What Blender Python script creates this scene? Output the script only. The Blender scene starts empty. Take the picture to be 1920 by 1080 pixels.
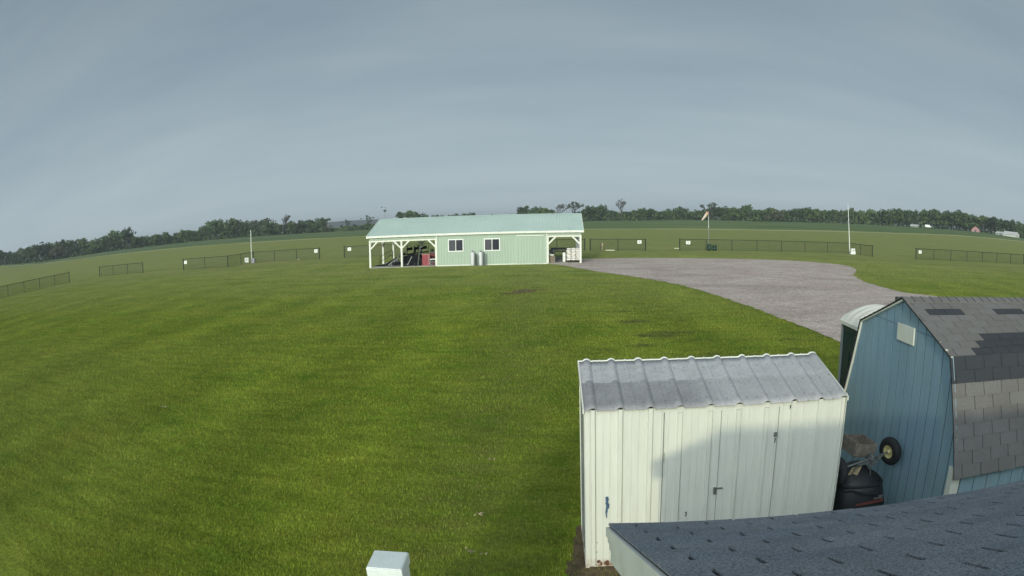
import bpy, bmesh, math, random
import numpy as np
from mathutils import Vector, Matrix

# ------------------------------------------------------------------ camera, sky, sun, exposure
SC = bpy.context.scene
COL = SC.collection
CAM_H = 3.605
cam_data = bpy.data.cameras.new("camera")
cam = bpy.data.objects.new("camera", cam_data)
COL.objects.link(cam)
SC.camera = cam
cam_data.type = 'PANO'                       # a wide security-camera lens with barrel distortion
cam_data.panorama_type = 'FISHEYE_LENS_POLYNOMIAL'
cam_data.fisheye_fov = math.radians(180)
cam_data.sensor_fit = 'HORIZONTAL'
cam_data.sensor_width = 36
cam_data.fisheye_polynomial_k0 = 0.0
cam_data.fisheye_polynomial_k1 = -0.04368148
cam_data.fisheye_polynomial_k2 = -0.00017947031
cam_data.fisheye_polynomial_k3 = 1.00652596e-05
cam_data.fisheye_polynomial_k4 = -6.83477e-07
cam_data.shift_x = -0.08198
cam_data.shift_y = 0.04873
cam_data.clip_start = 0.05
cam_data.clip_end = 8000
_p, _r = 0.154574681, -0.0041316867
_f = Vector((0, math.cos(_p), -math.sin(_p))); _u0 = Vector((0, math.sin(_p), math.cos(_p))); _r0 = Vector((1, 0, 0))
_rr = _r0 * math.cos(_r) + _u0 * math.sin(_r); _uu = -_r0 * math.sin(_r) + _u0 * math.cos(_r)
cam.matrix_world = Matrix(((_rr.x, _uu.x, -_f.x, 0), (_rr.y, _uu.y, -_f.y, 0), (_rr.z, _uu.z, -_f.z, CAM_H), (0, 0, 0, 1)))

SUN_EL = math.radians(17.0)
SUN_AZ = math.radians(188.5)                 # clockwise from +Y: behind the camera, a little to the left
SUN_DIR = Vector((math.sin(SUN_AZ) * math.cos(SUN_EL), math.cos(SUN_AZ) * math.cos(SUN_EL), math.sin(SUN_EL)))
sun_d = bpy.data.lights.new("sun", 'SUN')
sun = bpy.data.objects.new("sun", sun_d)
COL.objects.link(sun)
sun_d.energy = 1.62
sun_d.color = (1.0, 0.93, 0.64)
sun_d.angle = math.radians(1.5)
sun.rotation_euler = SUN_DIR.to_track_quat('Z', 'Y').to_euler()

SC.view_settings.view_transform = 'Standard'
SC.view_settings.look = 'None'
SC.view_settings.exposure = 0.0
SC.view_settings.gamma = 1.0

world = bpy.data.worlds.new("World")
SC.world = world
world.use_nodes = True
WN = world.node_tree; WN.nodes.clear()
def wn(t, **k):
    n = WN.nodes.new(t)
    for a, b in k.items(): setattr(n, a, b)
    return n
def wl(a, b): WN.links.new(a, b)
def wmath(op, a, b=None, c=None):
    n = wn('ShaderNodeMath', operation=op)
    for i, x in enumerate((a, b, c)):
        if x is None: continue
        if isinstance(x, (int, float)): n.inputs[i].default_value = x
        else: wl(x, n.inputs[i])
    return n.outputs[0]
sky = wn('ShaderNodeTexSky', sky_type='NISHITA', sun_disc=False, sun_elevation=SUN_EL, sun_rotation=SUN_AZ)
sky.air_density = 1.0; sky.dust_density = 2.0; sky.ozone_density = 1.0
tc = wn('ShaderNodeTexCoord')
sep = wn('ShaderNodeSeparateXYZ'); wl(tc.outputs['Generated'], sep.inputs[0])
zc = wmath('MAXIMUM', sep.outputs[2], 0.0)
den = wmath('ADD', zc, 0.16)
cx = wmath('DIVIDE', sep.outputs[0], den); cy = wmath('DIVIDE', sep.outputs[1], den)
cmb = wn('ShaderNodeCombineXYZ'); wl(wmath('MULTIPLY', cx, 0.36), cmb.inputs[0]); wl(cy, cmb.inputs[1])
rot = wn('ShaderNodeMapping'); rot.inputs['Rotation'].default_value = (0, 0, math.radians(6)); wl(cmb.outputs[0], rot.inputs[0])
n1 = wn('ShaderNodeTexNoise'); wl(rot.outputs[0], n1.inputs['Vector'])
n1.inputs['Scale'].default_value = 0.95; n1.inputs['Detail'].default_value = 8; n1.inputs['Roughness'].default_value = 0.5; n1.inputs['Distortion'].default_value = 0.35
n2 = wn('ShaderNodeTexNoise'); wl(rot.outputs[0], n2.inputs['Vector'])
n2.inputs['Scale'].default_value = 3.1; n2.inputs['Detail'].default_value = 5; n2.inputs['Roughness'].default_value = 0.5; n2.inputs['Distortion'].default_value = 0.2
nmix = wmath('ADD', wmath('MULTIPLY', n1.outputs[0], 0.78), wmath('MULTIPLY', n2.outputs[0], 0.22))
rmp = wn('ShaderNodeValToRGB'); wl(nmix, rmp.inputs[0])
rmp.color_ramp.elements[0].position = 0.36; rmp.color_ramp.elements[0].color = (0.205, 0.285, 0.360, 1)
rmp.color_ramp.elements[1].position = 0.66; rmp.color_ramp.elements[1].color = (0.345, 0.425, 0.470, 1)
# veil: thicker (paler) towards the horizon, brighter around the low sun in the west
hz = wmath('POWER', wmath('SUBTRACT', 1.0, wmath('MINIMUM', wmath('MULTIPLY', zc, 1.9), 1.0)), 1.7)
vmix = wn('ShaderNodeMixRGB'); wl(wmath('MULTIPLY', hz, 0.78), vmix.inputs[0]); wl(rmp.outputs[0], vmix.inputs[1])
vmix.inputs[2].default_value = (0.480, 0.580, 0.630, 1)
dotn = wn('ShaderNodeVectorMath', operation='DOT_PRODUCT'); wl(tc.outputs['Generated'], dotn.inputs[0]); dotn.inputs[1].default_value = SUN_DIR
glow = wmath('POWER', wmath('MAXIMUM', dotn.outputs['Value'], 0.0), 5.0)
gcol = wn('ShaderNodeMixRGB', blend_type='MULTIPLY'); gcol.inputs[0].default_value = 1.0
gcol.inputs[1].default_value = (0.88, 0.96, 1.0, 1)
gv = wn('ShaderNodeCombineXYZ')
for i in range(3): wl(wmath('MULTIPLY', glow, 4.5), gv.inputs[i])
wl(gv.outputs[0], gcol.inputs[2])
top = wmath('SUBTRACT', 1.13, wmath('MULTIPLY', zc, 0.42))
vadd = wn('ShaderNodeMixRGB', blend_type='ADD'); vadd.inputs[0].default_value = 1.0
tv = wn('ShaderNodeCombineXYZ')
for i in range(3): wl(top, tv.inputs[i])
tmul = wn('ShaderNodeMixRGB', blend_type='MULTIPLY'); tmul.inputs[0].default_value = 1.0; wl(vmix.outputs[0], tmul.inputs[1]); wl(tv.outputs[0], tmul.inputs[2])
wl(tmul.outputs[0], vadd.inputs[1]); wl(gcol.outputs[0], vadd.inputs[2])
bg1 = wn('ShaderNodeBackground'); wl(sky.outputs[0], bg1.inputs[0]); bg1.inputs[1].default_value = 0.05
bg2 = wn('ShaderNodeBackground'); wl(vadd.outputs[0], bg2.inputs[0]); bg2.inputs[1].default_value = 1.0
mixs = wn('ShaderNodeMixShader'); mixs.inputs[0].default_value = 0.86
wl(bg1.outputs[0], mixs.inputs[1]); wl(bg2.outputs[0], mixs.inputs[2])
wout = wn('ShaderNodeOutputWorld'); wl(mixs.outputs[0], wout.inputs[0])

# ------------------------------------------------------------------ helpers
def lnk(o): COL.objects.link(o); return o
def tag(o, label=None, cat=None, group=None, kind=None):
    if label: o['label'] = label
    if cat: o['category'] = cat
    if group: o['group'] = group
    if kind: o['kind'] = kind
    return o
def thing(name, label, cat, loc=(0, 0, 0), rz=0.0, group=None):
    o = bpy.data.objects.new(name, None); lnk(o)
    o.location = loc; o.rotation_euler = (0, 0, rz); o.empty_display_size = 0.2
    return tag(o, label, cat, group)
def copy_tree(o, parent=None):
    c = o.copy(); COL.objects.link(c)
    if parent is not None: c.parent = parent
    for ch in list(o.children): copy_tree(ch, c)
    return c

class MB:
    def __init__(s): s.v = []; s.f = []; s.m = []; s.smooth = []
    def add(s, vs, fs, mi=0, sm=False):
        n = len(s.v); s.v.extend([tuple(p) for p in vs])
        for f in fs: s.f.append(tuple(n + i for i in f)); s.m.append(mi); s.smooth.append(sm)
    def box(s, x0, x1, y0, y1, z0, z1, mi=0):
        s.add([(x0, y0, z0), (x1, y0, z0), (x1, y1, z0), (x0, y1, z0), (x0, y0, z1), (x1, y0, z1), (x1, y1, z1), (x0, y1, z1)],
              [(0, 3, 2, 1), (4, 5, 6, 7), (0, 1, 5, 4), (1, 2, 6, 5), (2, 3, 7, 6), (3, 0, 4, 7)], mi)
        return s
    def hexa(s, p, mi=0):   # 8 points: bottom 4, top 4 (any frame)
        s.add(p, [(0, 3, 2, 1), (4, 5, 6, 7), (0, 1, 5, 4), (1, 2, 6, 5), (2, 3, 7, 6), (3, 0, 4, 7)], mi); return s
    def bar(s, a, b, w, h, mi=0, up=(0, 0, 1)):
        a = Vector(a); b = Vector(b); d = (b - a).normalized(); u = Vector(up)
        if abs(d.dot(u)) > .98: u = Vector((0, 1, 0))
        r = d.cross(u).normalized(); u = r.cross(d)
        p = []
        for q in (a, b):
            for sx, sy in ((-1, -1), (1, -1), (1, 1), (-1, 1)): p.append(q + r * (sx * w / 2) + u * (sy * h / 2))
        s.hexa([p[0], p[1], p[2], p[3], p[4], p[5], p[6], p[7]], mi); return s
    def cyl(s, a, b, r0, r1=None, n=10, mi=0, caps=True, sm=True):
        a = Vector(a); b = Vector(b); r1 = r0 if r1 is None else r1
        d = (b - a).normalized(); u = Vector((0, 0, 1)) if abs(d.z) < .95 else Vector((1, 0, 0))
        x = d.cross(u).normalized(); y = d.cross(x)
        vs = []
        for q, r in ((a, r0), (b, r1)):
            for i in range(n):
                t = 2 * math.pi * i / n; vs.append(q + x * (math.cos(t) * r) + y * (math.sin(t) * r))
        fs = [(i, (i + 1) % n, n + (i + 1) % n, n + i) for i in range(n)]
        s.add(vs, fs, mi, sm)
        if caps: s.add(vs, [tuple(range(n - 1, -1, -1)), tuple(range(n, 2 * n))], mi)
        return s
    def tube(s, pts, r, n=8, mi=0):
        for a, b in zip(pts[:-1], pts[1:]): s.cyl(a, b, r, r, n, mi)
        return s
    def lathe(s, prof, c=(0, 0, 0), n=18, mi=0, axis='z'):
        vs = []
        for r, z in prof:
            for i in range(n):
                t = 2 * math.pi * i / n
                if axis == 'z': vs.append((c[0] + r * math.cos(t), c[1] + r * math.sin(t), c[2] + z))
                elif axis == 'x': vs.append((c[0] + z, c[1] + r * math.cos(t), c[2] + r * math.sin(t)))
                else: vs.append((c[0] + r * math.cos(t), c[1] + z, c[2] - r * math.sin(t)))
        fs = []
        for k in range(len(prof) - 1):
            for i in range(n): fs.append((k * n + i, k * n + (i + 1) % n, (k + 1) * n + (i + 1) % n, (k + 1) * n + i))
        s.add(vs, fs, mi, True); return s
    def prism(s, poly, axis, t0, t1, mi=0):   # poly in the 2 other coordinates, extruded along axis
        n = len(poly); vs = []
        for t in (t0, t1):
            for a, b in poly:
                vs.append({'x': (t, a, b), 'y': (a, t, b), 'z': (a, b, t)}[axis])
        s.add(vs, [tuple(range(n - 1, -1, -1)), tuple(range(n, 2 * n))] + [(i, (i + 1) % n, n + (i + 1) % n, n + i) for i in range(n)], mi); return s
    def build(s, name, mats, parent=None, fix=True, bevel=0):
        me = bpy.data.meshes.new(name); me.from_pydata(s.v, [], s.f)
        if not isinstance(mats, (list, tuple)): mats = [mats]
        for m in mats: me.materials.append(m)
        me.polygons.foreach_set('material_index', s.m); me.polygons.foreach_set('use_smooth', s.smooth)
        me.update()
        if fix:
            bm = bmesh.new(); bm.from_mesh(me); bmesh.ops.recalc_face_normals(bm, faces=bm.faces); bm.to_mesh(me); bm.free()
        o = bpy.data.objects.new(name, me); lnk(o)
        if parent is not None: o.parent = parent
        if bevel:
            b = o.modifiers.new('bevel', 'BEVEL'); b.width = bevel; b.segments = 2; b.limit_method = 'ANGLE'
        return o

def build_each(s, name, mats, parent=None, group=1, **k):
    """every `group` consecutive solids (8-vertex blocks etc.) become one object of their own"""
    par = list(range(len(s.v)))
    def find(i):
        while par[i] != i: par[i] = par[par[i]]; i = par[i]
        return i
    for f in s.f:
        for i in f[1:]: par[find(i)] = find(f[0])
    seen = {}
    for i, p in enumerate(s.v):
        k_ = tuple(round(q, 5) for q in p)
        if k_ in seen: par[find(i)] = find(seen[k_])
        else: seen[k_] = i
    comps = {}
    for fi, f in enumerate(s.f): comps.setdefault(find(f[0]), []).append(fi)
    cl = list(comps.values()); out = []
    for g in range(0, len(cl), group):
        m = MB(); mp = {}
        for fis in cl[g:g + group]:
            for fi in fis:
                q = []
                for i in s.f[fi]:
                    if i not in mp: mp[i] = len(m.v); m.v.append(s.v[i])
                    q.append(mp[i])
                m.f.append(tuple(q)); m.m.append(s.m[fi]); m.smooth.append(s.smooth[fi])
        out.append(m.build(name, mats, parent, **k))
    return out
MB.build_each = build_each

# ------------------------------------------------------------------ materials
class NT:
    def __init__(s, name):
        s.m = bpy.data.materials.new(name); s.m.use_nodes = True; s.t = s.m.node_tree
        s.b = s.t.nodes['Principled BSDF']
    def n(s, t, ins=None, **k):
        n = s.t.nodes.new(t)
        for a, b in k.items(): setattr(n, a, b)
        for a, b in (ins or {}).items(): s.put(n.inputs[a], b)
        return n
    def put(s, sock, v):
        if hasattr(v, 'links') or isinstance(v, bpy.types.NodeSocket): s.t.links.new(v, sock)
        else:
            if isinstance(v, tuple) and len(v) == 3 and sock.type == 'RGBA': v = v + (1,)
            sock.default_value = v
    def math(s, op, a, b=0.0, c=None, clamp=False):
        n = s.n('ShaderNodeMath', operation=op, use_clamp=clamp); s.put(n.inputs[0], a); s.put(n.inputs[1], b)
        if c is not None: s.put(n.inputs[2], c)
        return n.outputs[0]
    def mix(s, f, a, b, mode='MIX'):
        n = s.n('ShaderNodeMixRGB', blend_type=mode); s.put(n.inputs[0], f); s.put(n.inputs[1], a); s.put(n.inputs[2], b); return n.outputs[0]
    def noise(s, scale, detail=3, rough=.5, vec=None, dist=0.0, sc3=None):
        v = vec if vec is not None else s.pos()
        if sc3: v = s.n('ShaderNodeMapping', {'Vector': v, 'Scale': sc3}).outputs[0]
        return s.n('ShaderNodeTexNoise', {'Vector': v, 'Scale': scale, 'Detail': detail, 'Roughness': rough, 'Distortion': dist}).outputs[0]
    def ramp(s, v, p0, c0, p1, c1):
        n = s.n('ShaderNodeValToRGB'); s.put(n.inputs[0], v); e = n.color_ramp.elements
        e[0].position = p0; e[1].position = p1
        e[0].color = tuple(c0) + (1,) if isinstance(c0, tuple) else (c0, c0, c0, 1)
        e[1].color = tuple(c1) + (1,) if isinstance(c1, tuple) else (c1, c1, c1, 1)
        return n.outputs[0]
    def pos(s): return s.n('ShaderNodeNewGeometry').outputs['Position']
    def obj(s): return s.n('ShaderNodeTexCoord').outputs['Object']
    def xyz(s, v): return s.n('ShaderNodeSeparateXYZ', {0: v}).outputs
    def bump(s, h, strength=.3, dist=.01):
        n = s.n('ShaderNodeBump', {'Height': h, 'Strength': strength, 'Distance': dist}); s.t.links.new(n.outputs[0], s.b.inputs['Normal'])
    def col(s, c): s.put(s.b.inputs['Base Color'], c); return s
    def fin(s, rough=.6, metal=0.0, spec=.5):
        s.put(s.b.inputs['Roughness'], rough); s.put(s.b.inputs['Metallic'], metal); s.put(s.b.inputs['Specular IOR Level'], spec); return s.m

def simple(name, c, rough=.6, var=.12, scale=3.0, metal=0.0, spec=.5, bump=0.0, bscale=40, fine=0.0):
    """paint / plastic / metal with uneven tone and fine grime"""
    t = NT(name); o = t.obj()
    a = t.noise(scale, 5, .6, o); f = t.ramp(a, .3, 1 - var, .7, 1 + var * .4)
    cc = t.mix(1.0, c, f, 'MULTIPLY')
    if fine: cc = t.mix(1.0, cc, t.ramp(t.noise(120, 3, .7, o), .35, 1 - fine, .65, 1 + fine), 'MULTIPLY')
    t.col(cc)
    if bump: t.bump(t.noise(bscale, 4, .6, o), bump, .01)
    rr = t.ramp(t.noise(scale * 3, 3, .6, o), .3, max(rough - .1, 0), .7, min(rough + .1, 1))
    return t.fin(rr, metal, spec)

M = {}
M['white_paint'] = simple('white_paint', (.72, .74, .66), .5, .14, 2.5)
M['white_plastic'] = simple('white_plastic', (.75, .78, .74), .4, .08, 3)
M['post_white'] = simple('post_white', (.70, .76, .74), .38, .10, 8, fine=.04)
M['green_panel'] = simple('green_panel', (.345, .435, .350), .45, .06, .7)
M['green_roof'] = simple('green_roof', (.47, .59, .535), .42, .08, .5)
M['dark_glass'] = simple('dark_glass', (.035, .035, .05), .12, .2, 1)
M['black_paint'] = simple('black_paint', (.018, .019, .022), .42, .3, 5)
M['black_rubber'] = simple('black_rubber', (.016, .017, .02), .8, .3, 10, bump=.3, bscale=60)
M['black_plastic'] = simple('black_plastic', (.014, .017, .020), .5, .3, 4)
M['grey_metal'] = simple('grey_metal', (.28, .29, .28), .4, .3, 8, metal=.6)
M['fence_green'] = simple('fence_green', (.012, .022, .016), .5, .2, 5)
M['red_paint'] = simple('red_paint', (.36, .035, .045), .45, .35, 4)
M['dull_red'] = simple('dull_red', (.20, .03, .05), .5, .3, 4)
M['pale_wood'] = simple('pale_wood', (.34, .27, .18), .8, .35, 6, bump=.3)
M['old_wood'] = simple('old_wood', (.23, .20, .165), .85, .45, 12, bump=.4)
M['bag_white'] = simple('bag_white', (.84, .82, .78), .55, .06, 6, bump=.3, bscale=14)
M['concrete'] = simple('concrete', (.36, .35, .31), .9, .25, 1.2, bump=.2)
M['cream_rim'] = simple('cream_rim', (.58, .53, .25), .5, .3, 12)
M['potty_green'] = simple('potty_green', (.012, .034, .036), .45, .25, 2)
M['potty_roof'] = simple('potty_roof', (.76, .75, .66), .4, .1, 3)
M['orange_cloth'] = simple('orange_cloth', (.62, .42, .28), .8, .3, 4)
M['salmon_cloth'] = simple('salmon_cloth', (.60, .50, .42), .8, .2, 5)
M['barrel_green'] = simple('barrel_green', (.012, .045, .035), .5, .3, 4)
M['mark_grey'] = simple('mark_grey', (.16, .17, .16), .6, .1, 5)
M['mark_red'] = simple('mark_red', (.14, .045, .04), .5, .2, 5)
M['olive_plastic'] = simple('olive_plastic', (.05, .07, .05), .5, .2, 5)
M['pink_siding'] = simple('pink_siding', (.42, .24, .23), .8, .2, .5)
M['barn_roof'] = simple('barn_roof', (.60, .61, .58), .5, .15, .2)
M['tree_bark'] = simple('tree_bark', (.06, .055, .05), .95, .3, 2)
M['dead_leaf'] = simple('dead_leaf', (.40, .33, .19), .9, .4, 30)
M['dark_purple'] = simple('dark_trim', (.05, .05, .09), .6, .2, 4)
M['black_matte'] = simple('black_matte', (.013, .014, .017), .8, .3, 4, spec=.08)
M['gas_white'] = simple('gas_white', (.60, .62, .63), .4, .12, 6)
M['dark_steel'] = simple('dark_steel', (.07, .075, .08), .45, .3, 8, metal=.3)
M['pipe_grey'] = simple('pipe_grey', (.10, .12, .13), .5, .2, 6)

# gambrel shed siding: blue paint, faded and mildewed in uneven vertical streaks
t = NT('blue_siding'); o = t.obj()
a = t.noise(1.0, 4, .6, o, sc3=(4.0, 4.0, .7)); b = t.noise(.9, 3, .5, o)
c = t.mix(t.ramp(a, .35, 0.0, .68, 1.0), (.215, .345, .440), (.265, .400, .490))
c = t.mix(t.ramp(b, .42, 0.0, .62, .55), c, (.215, .315, .335))
c = t.mix(1.0, c, t.ramp(t.noise(90, 3, .7, o, sc3=(1, 1, .12)), .3, .90, .7, 1.06), 'MULTIPLY')
t.col(c); t.bump(t.noise(60, 3, .6, o, sc3=(1, 1, .08)), .25, .004); M['blue_siding'] = t.fin(.72)
M['groove'] = simple('groove', (.035, .06, .075), .9, .2, 5)

# cream metal shed walls: chalky enamel, faint dirt, rust along the foot
t = NT('cream_enamel'); o = t.obj(); X, Y, Z = t.xyz(o)
c = t.mix(t.ramp(t.noise(1.4, 4, .6, o), .35, 0.0, .7, 1.0), (.68, .695, .625), (.64, .660, .600))
c = t.mix(1.0, c, t.ramp(t.noise(5, 4, .6, o, sc3=(3, 3, .35)), .3, .93, .7, 1.03), 'MULTIPLY')
foot = t.math('MULTIPLY_ADD', Z, -7.0, 1.0, clamp=True)
rn = t.ramp(t.noise(22, 5, .7, o), .46, 0.0, .60, 1.0)
c = t.mix(t.math('MULTIPLY', foot, t.ramp(t.noise(6, 4, .6, o), .38, 0.0, .58, .9)), c, (.46, .36, .24))
c = t.mix(t.math('MULTIPLY', t.math('MULTIPLY_ADD', Z, -9.0, 1.0, clamp=True), rn), c, (.19, .085, .045))
spk = t.ramp(t.noise(75, 2, .5, o), .725, 0.0, .75, .8)
c = t.mix(spk, c, (.25, .20, .14))
t.col(c); t.bump(t.noise(3, 2, .5, o), .25, .012); M['cream_enamel'] = t.fin(.42)

# its roof: weathered galvanised sheet with darker staining and the lighter upper lap
t = NT('weathered_sheet'); o = t.obj(); X, Y, Z = t.xyz(o)
upl = t.ramp(t.math('ADD', Y, t.math('MULTIPLY_ADD', t.noise(9, 3, .6, o), .02, -.01)), .478, 0.0, .492, 1.0)
lft = t.ramp(t.math('ADD', t.math('MULTIPLY', X, .5), t.math('MULTIPLY_ADD', t.noise(3, 4, .6, o), .3, -.15)), .50, 1.0, .72, .15)
blot = t.ramp(t.noise(3.2, 6, .72, o), .40, 0.0, .62, 1.0)
fineb = t.ramp(t.noise(28, 5, .7, o), .35, .84, .7, 1.08)
c = t.mix(t.math('MULTIPLY', t.math('SUBTRACT', 1.0, upl), t.math('MULTIPLY_ADD', lft, .75, .12)), (.47, .48, .495), (.225, .228, .24))
c = t.mix(t.math('MULTIPLY', blot, .60), c, (.34, .35, .365))
c = t.mix(1.0, c, fineb, 'MULTIPLY'); t.col(c)
t.bump(t.noise(40, 4, .6, o), .15, .004); M['weathered_sheet'] = t.fin(.62, .12)

def granule(name, c, var=.25):
    t = NT(name); o = t.obj()
    g = t.ramp(t.noise(150, 3, .75, o), .36, 1 - var * 1.9, .64, 1 + var * 2.3)
    g2 = t.ramp(t.noise(70, 3, .7, o), .3, 1 - var * .55, .7, 1 + var * .5)
    l = t.ramp(t.noise(2.6, 4, .6, o), .3, 1 - var * .7, .7, 1 + var * .5)
    cc = t.mix(1.0, t.mix(1.0, t.mix(1.0, c, g, 'MULTIPLY'), l, 'MULTIPLY'), g2, 'MULTIPLY')
    t.col(cc); t.bump(t.noise(150, 3, .7, o), .7, .006); return t.fin(.95, 0, .25)
M['slate_shingle'] = granule('slate_shingle', (.205, .222, .242))
M['slate_shingle_b'] = granule('slate_shingle_b', (.182, .205, .232))
M['slot_dark'] = simple('slot_dark', (.010, .012, .016), .95, .1, 5)
M['brown_shingle'] = granule('brown_shingle', (.158, .156, .152), .12)
M['brown_shingle_b'] = granule('brown_shingle_b', (.150, .145, .140), .12)
M['patch_shingle'] = granule('patch_shingle', (.045, .050, .058), .14)

# grass: one colour field shared by the turf sheet and the blades standing in it
def grass_colour(t, P):
    X, Y, Z = t.xyz(P)
    big = t.noise(.055, 3, .5, P); mid = t.noise(.42, 4, .55, P); sm = t.noise(2.6, 4, .6, P); fine = t.noise(14, 3, .65, P)
    c = t.mix(t.ramp(mid, .34, 0.0, .66, 1.0), (.106, .168, .0180), (.180, .222, .0270))
    c = t.mix(t.math('MULTIPLY', t.ramp(sm, .42, 0.0, .66, 1.0), .5), c, (.190, .205, .0300))
    c = t.mix(t.math('MULTIPLY', t.ramp(big, .44, 0.0, .62, 1.0), .35), c, (.175, .195, .045))
    # mowing passes: along the view near the shed, along the fences further out
    wob = t.math('MULTIPLY', t.noise(.05, 2, .5, P), 3.0)
    s1 = t.math('SINE', t.math('MULTIPLY', t.math('ADD', t.math('MULTIPLY_ADD', Y, .07, X), wob), 1.9))
    s2 = t.math('SINE', t.math('MULTIPLY', t.math('ADD', t.math('MULTIPLY_ADD', X, -.06, Y), wob), 2.4))
    m1 = t.ramp(t.noise(.035, 2, .5, P), .44, 0.0, .56, 1.0)
    far = t.math('MULTIPLY_ADD', Y, .05, -1.2, clamp=True)
    wb2 = t.math('MULTIPLY', t.noise(.13, 4, .6, P), 7.0)
    s0 = t.math('SINE', t.math('ADD', t.math('MULTIPLY', t.math('MULTIPLY_ADD', Y, .16, X), 1.25), wb2))
    c = t.mix(1.0, c, t.ramp(t.math('MULTIPLY_ADD', s0, .5, .5), .1, .945, .9, 1.065), 'MULTIPLY')
    st = t.math('ADD', t.math('MULTIPLY', s1, t.math('SUBTRACT', 1.0, far)), t.math('MULTIPLY', s2, far))
    c = t.mix(1.0, c, t.ramp(t.math('MULTIPLY_ADD', st, .5, .5), .1, .94, .9, 1.04), 'MULTIPLY')
    c = t.mix(1.0, c, t.ramp(fine, .3, .66, .7, 1.30), 'MULTIPLY')
    brk = t.noise(3.0, 5, .7, P, sc3=(.30, 1.0, 1.0)); c = t.mix(1.0, c, t.ramp(brk, .30, .74, .70, 1.24), 'MULTIPLY')
    # thin, browned strip where mowers turn between the shed and the barn
    lane = t.math('SUBTRACT', 1.0, t.math('MULTIPLY', t.math('ABSOLUTE', t.math('ADD', X, t.math('MULTIPLY_ADD', Y, .06, 1.2))), .55), clamp=True)
    c = t.mix(t.math('MULTIPLY', lane, t.ramp(sm, .35, .1, .65, .5)), c, (.125, .140, .045))
    dry = t.math('MULTIPLY_ADD', Y, .020, -.45, clamp=True)
    c = t.mix(t.math('MULTIPLY', dry, .75), c, t.mix(t.ramp(mid, .4, 0.0, .6, 1.0), (.205, .250, .085), (.255, .285, .105)))
    # small worn, brownish spots on the side of the gravel yard
    reg = t.math('MULTIPLY', t.math('MULTIPLY_ADD', X, .8, .4, clamp=True), t.math('MULTIPLY', t.math('MULTIPLY_ADD', Y, .5, -4.0, clamp=True), t.math('MULTIPLY_ADD', Y, -.12, 3.6, clamp=True)))
    wn_ = t.ramp(t.noise(.55, 5, .65, P, sc3=(.55, 1.3, 1)), .555, 0.0, .63, .85)
    c = t.mix(t.math('MULTIPLY', reg, wn_), c, (.072, .078, .030))
    deep = t.ramp(t.noise(.75, 4, .6, P), .56, 0.0, .68, .38)
    c = t.mix(deep, c, (.060, .125, .012))
    return c, X, Y, fine, sm
t = NT('turf'); P = t.pos()
c, X, Y, fine, sm = grass_colour(t, P)
streak = t.noise(.6, 5, .65, P, sc3=(.12, 1.0, 1.0))
c = t.mix(t.math('MULTIPLY', t.math('MULTIPLY_ADD', Y, .03, -.6, clamp=True), t.ramp(streak, .40, 0.0, .62, .75)), c, (.275, .270, .110))
# the crop beyond the mown strip, a pale line of long dry grass, then a darker band of growing crop
edge = t.math('ADD', Y, t.math('MULTIPLY', t.noise(.02, 3, .5, P), 6.0))
line_y = t.math('ADD', t.math('MULTIPLY', t.math('MAXIMUM', X, 30.0), .22), 180.0)
d = t.math('SUBTRACT', edge, line_y)
crop = t.ramp(d, 0.0, 0.0, 1.0, 1.0)
crn = t.noise(.05, 4, .6, P, sc3=(.25, 1.6, 1))
c = t.mix(crop, c, t.mix(t.ramp(crn, .4, 0.0, .62, 1.0), (.080, .140, .058), (.175, .215, .090)))
pale = t.math('SUBTRACT', 1.0, t.math('MULTIPLY', t.math('ABSOLUTE', t.math('ADD', d, 5.0)), .17), clamp=True)
c = t.mix(t.math('MULTIPLY', pale, t.ramp(t.noise(.03, 3, .6, P), .36, .25, .52, 1.0)), c, (.42, .43, .24))
t.col(c)
h = t.math('ADD', t.math('MULTIPLY', t.noise(38, 3, .7, P), .6), t.math('MULTIPLY', sm, .9))
t.bump(h, .7, .05); M['turf'] = t.fin(.95, 0, .03)
t = NT('grass_blade'); P = t.pos()
c, X, Y, fine, sm = grass_colour(t, P)
at = t.n('ShaderNodeAttribute', attribute_name='tone').outputs['Fac']
c = t.mix(1.0, c, t.ramp(at, 0.0, .72, 1.0, 1.82), 'MULTIPLY')
c = t.mix(t.ramp(at, .965, 0.0, .98, .5), c, (.42, .42, .18))
t.col(c); t.put(t.b.inputs['Transmission Weight'], 0.0); M['grass_blade'] = t.fin(.75, 0, .05)

t = NT('gravel'); P = t.pos()
c = t.mix(t.ramp(t.noise(.35, 4, .6, P), .35, 0.0, .65, 1.0), (.46, .370, .325), (.54, .460, .415))
c = t.mix(1.0, c, t.ramp(t.noise(2.0, 5, .7, P, sc3=(.35, 1, 1)), .3, .84, .7, 1.12), 'MULTIPLY')
v = t.n('ShaderNodeTexVoronoi', {'Vector': P, 'Scale': 12.0}); sp = t.ramp(v.outputs['Color'], .1, .72, .9, 1.24)
c = t.mix(t.math('MULTIPLY', t.ramp(t.noise(.22, 5, .65, P, sc3=(.5, 1.6, 1), dist=.6), .50, 0.0, .62, .6), 1.0), c, (.34, .28, .25))
c = t.mix(1.0, c, sp, 'MULTIPLY')
c = t.mix(t.ramp(t.noise(.9, 5, .7, P), .60, 0.0, .72, .55), c, (.14, .15, .07))
t.col(c); t.bump(t.noise(26, 4, .75, P), .9, .03); M['gravel'] = t.fin(.95, 0, .2)
t = NT('dirt'); P = t.pos()
c = t.mix(t.ramp(t.noise(6, 5, .65, P), .35, 0.0, .65, 1.0), (.085, .066, .042), (.165, .120, .080)); t.col(c)
t.bump(t.noise(30, 4, .7, P), .8, .02); M['dirt'] = t.fin(.98, 0, .1)
M['road_grey'] = simple('road_grey', (.22, .225, .20), .9, .25, .05)

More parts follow.
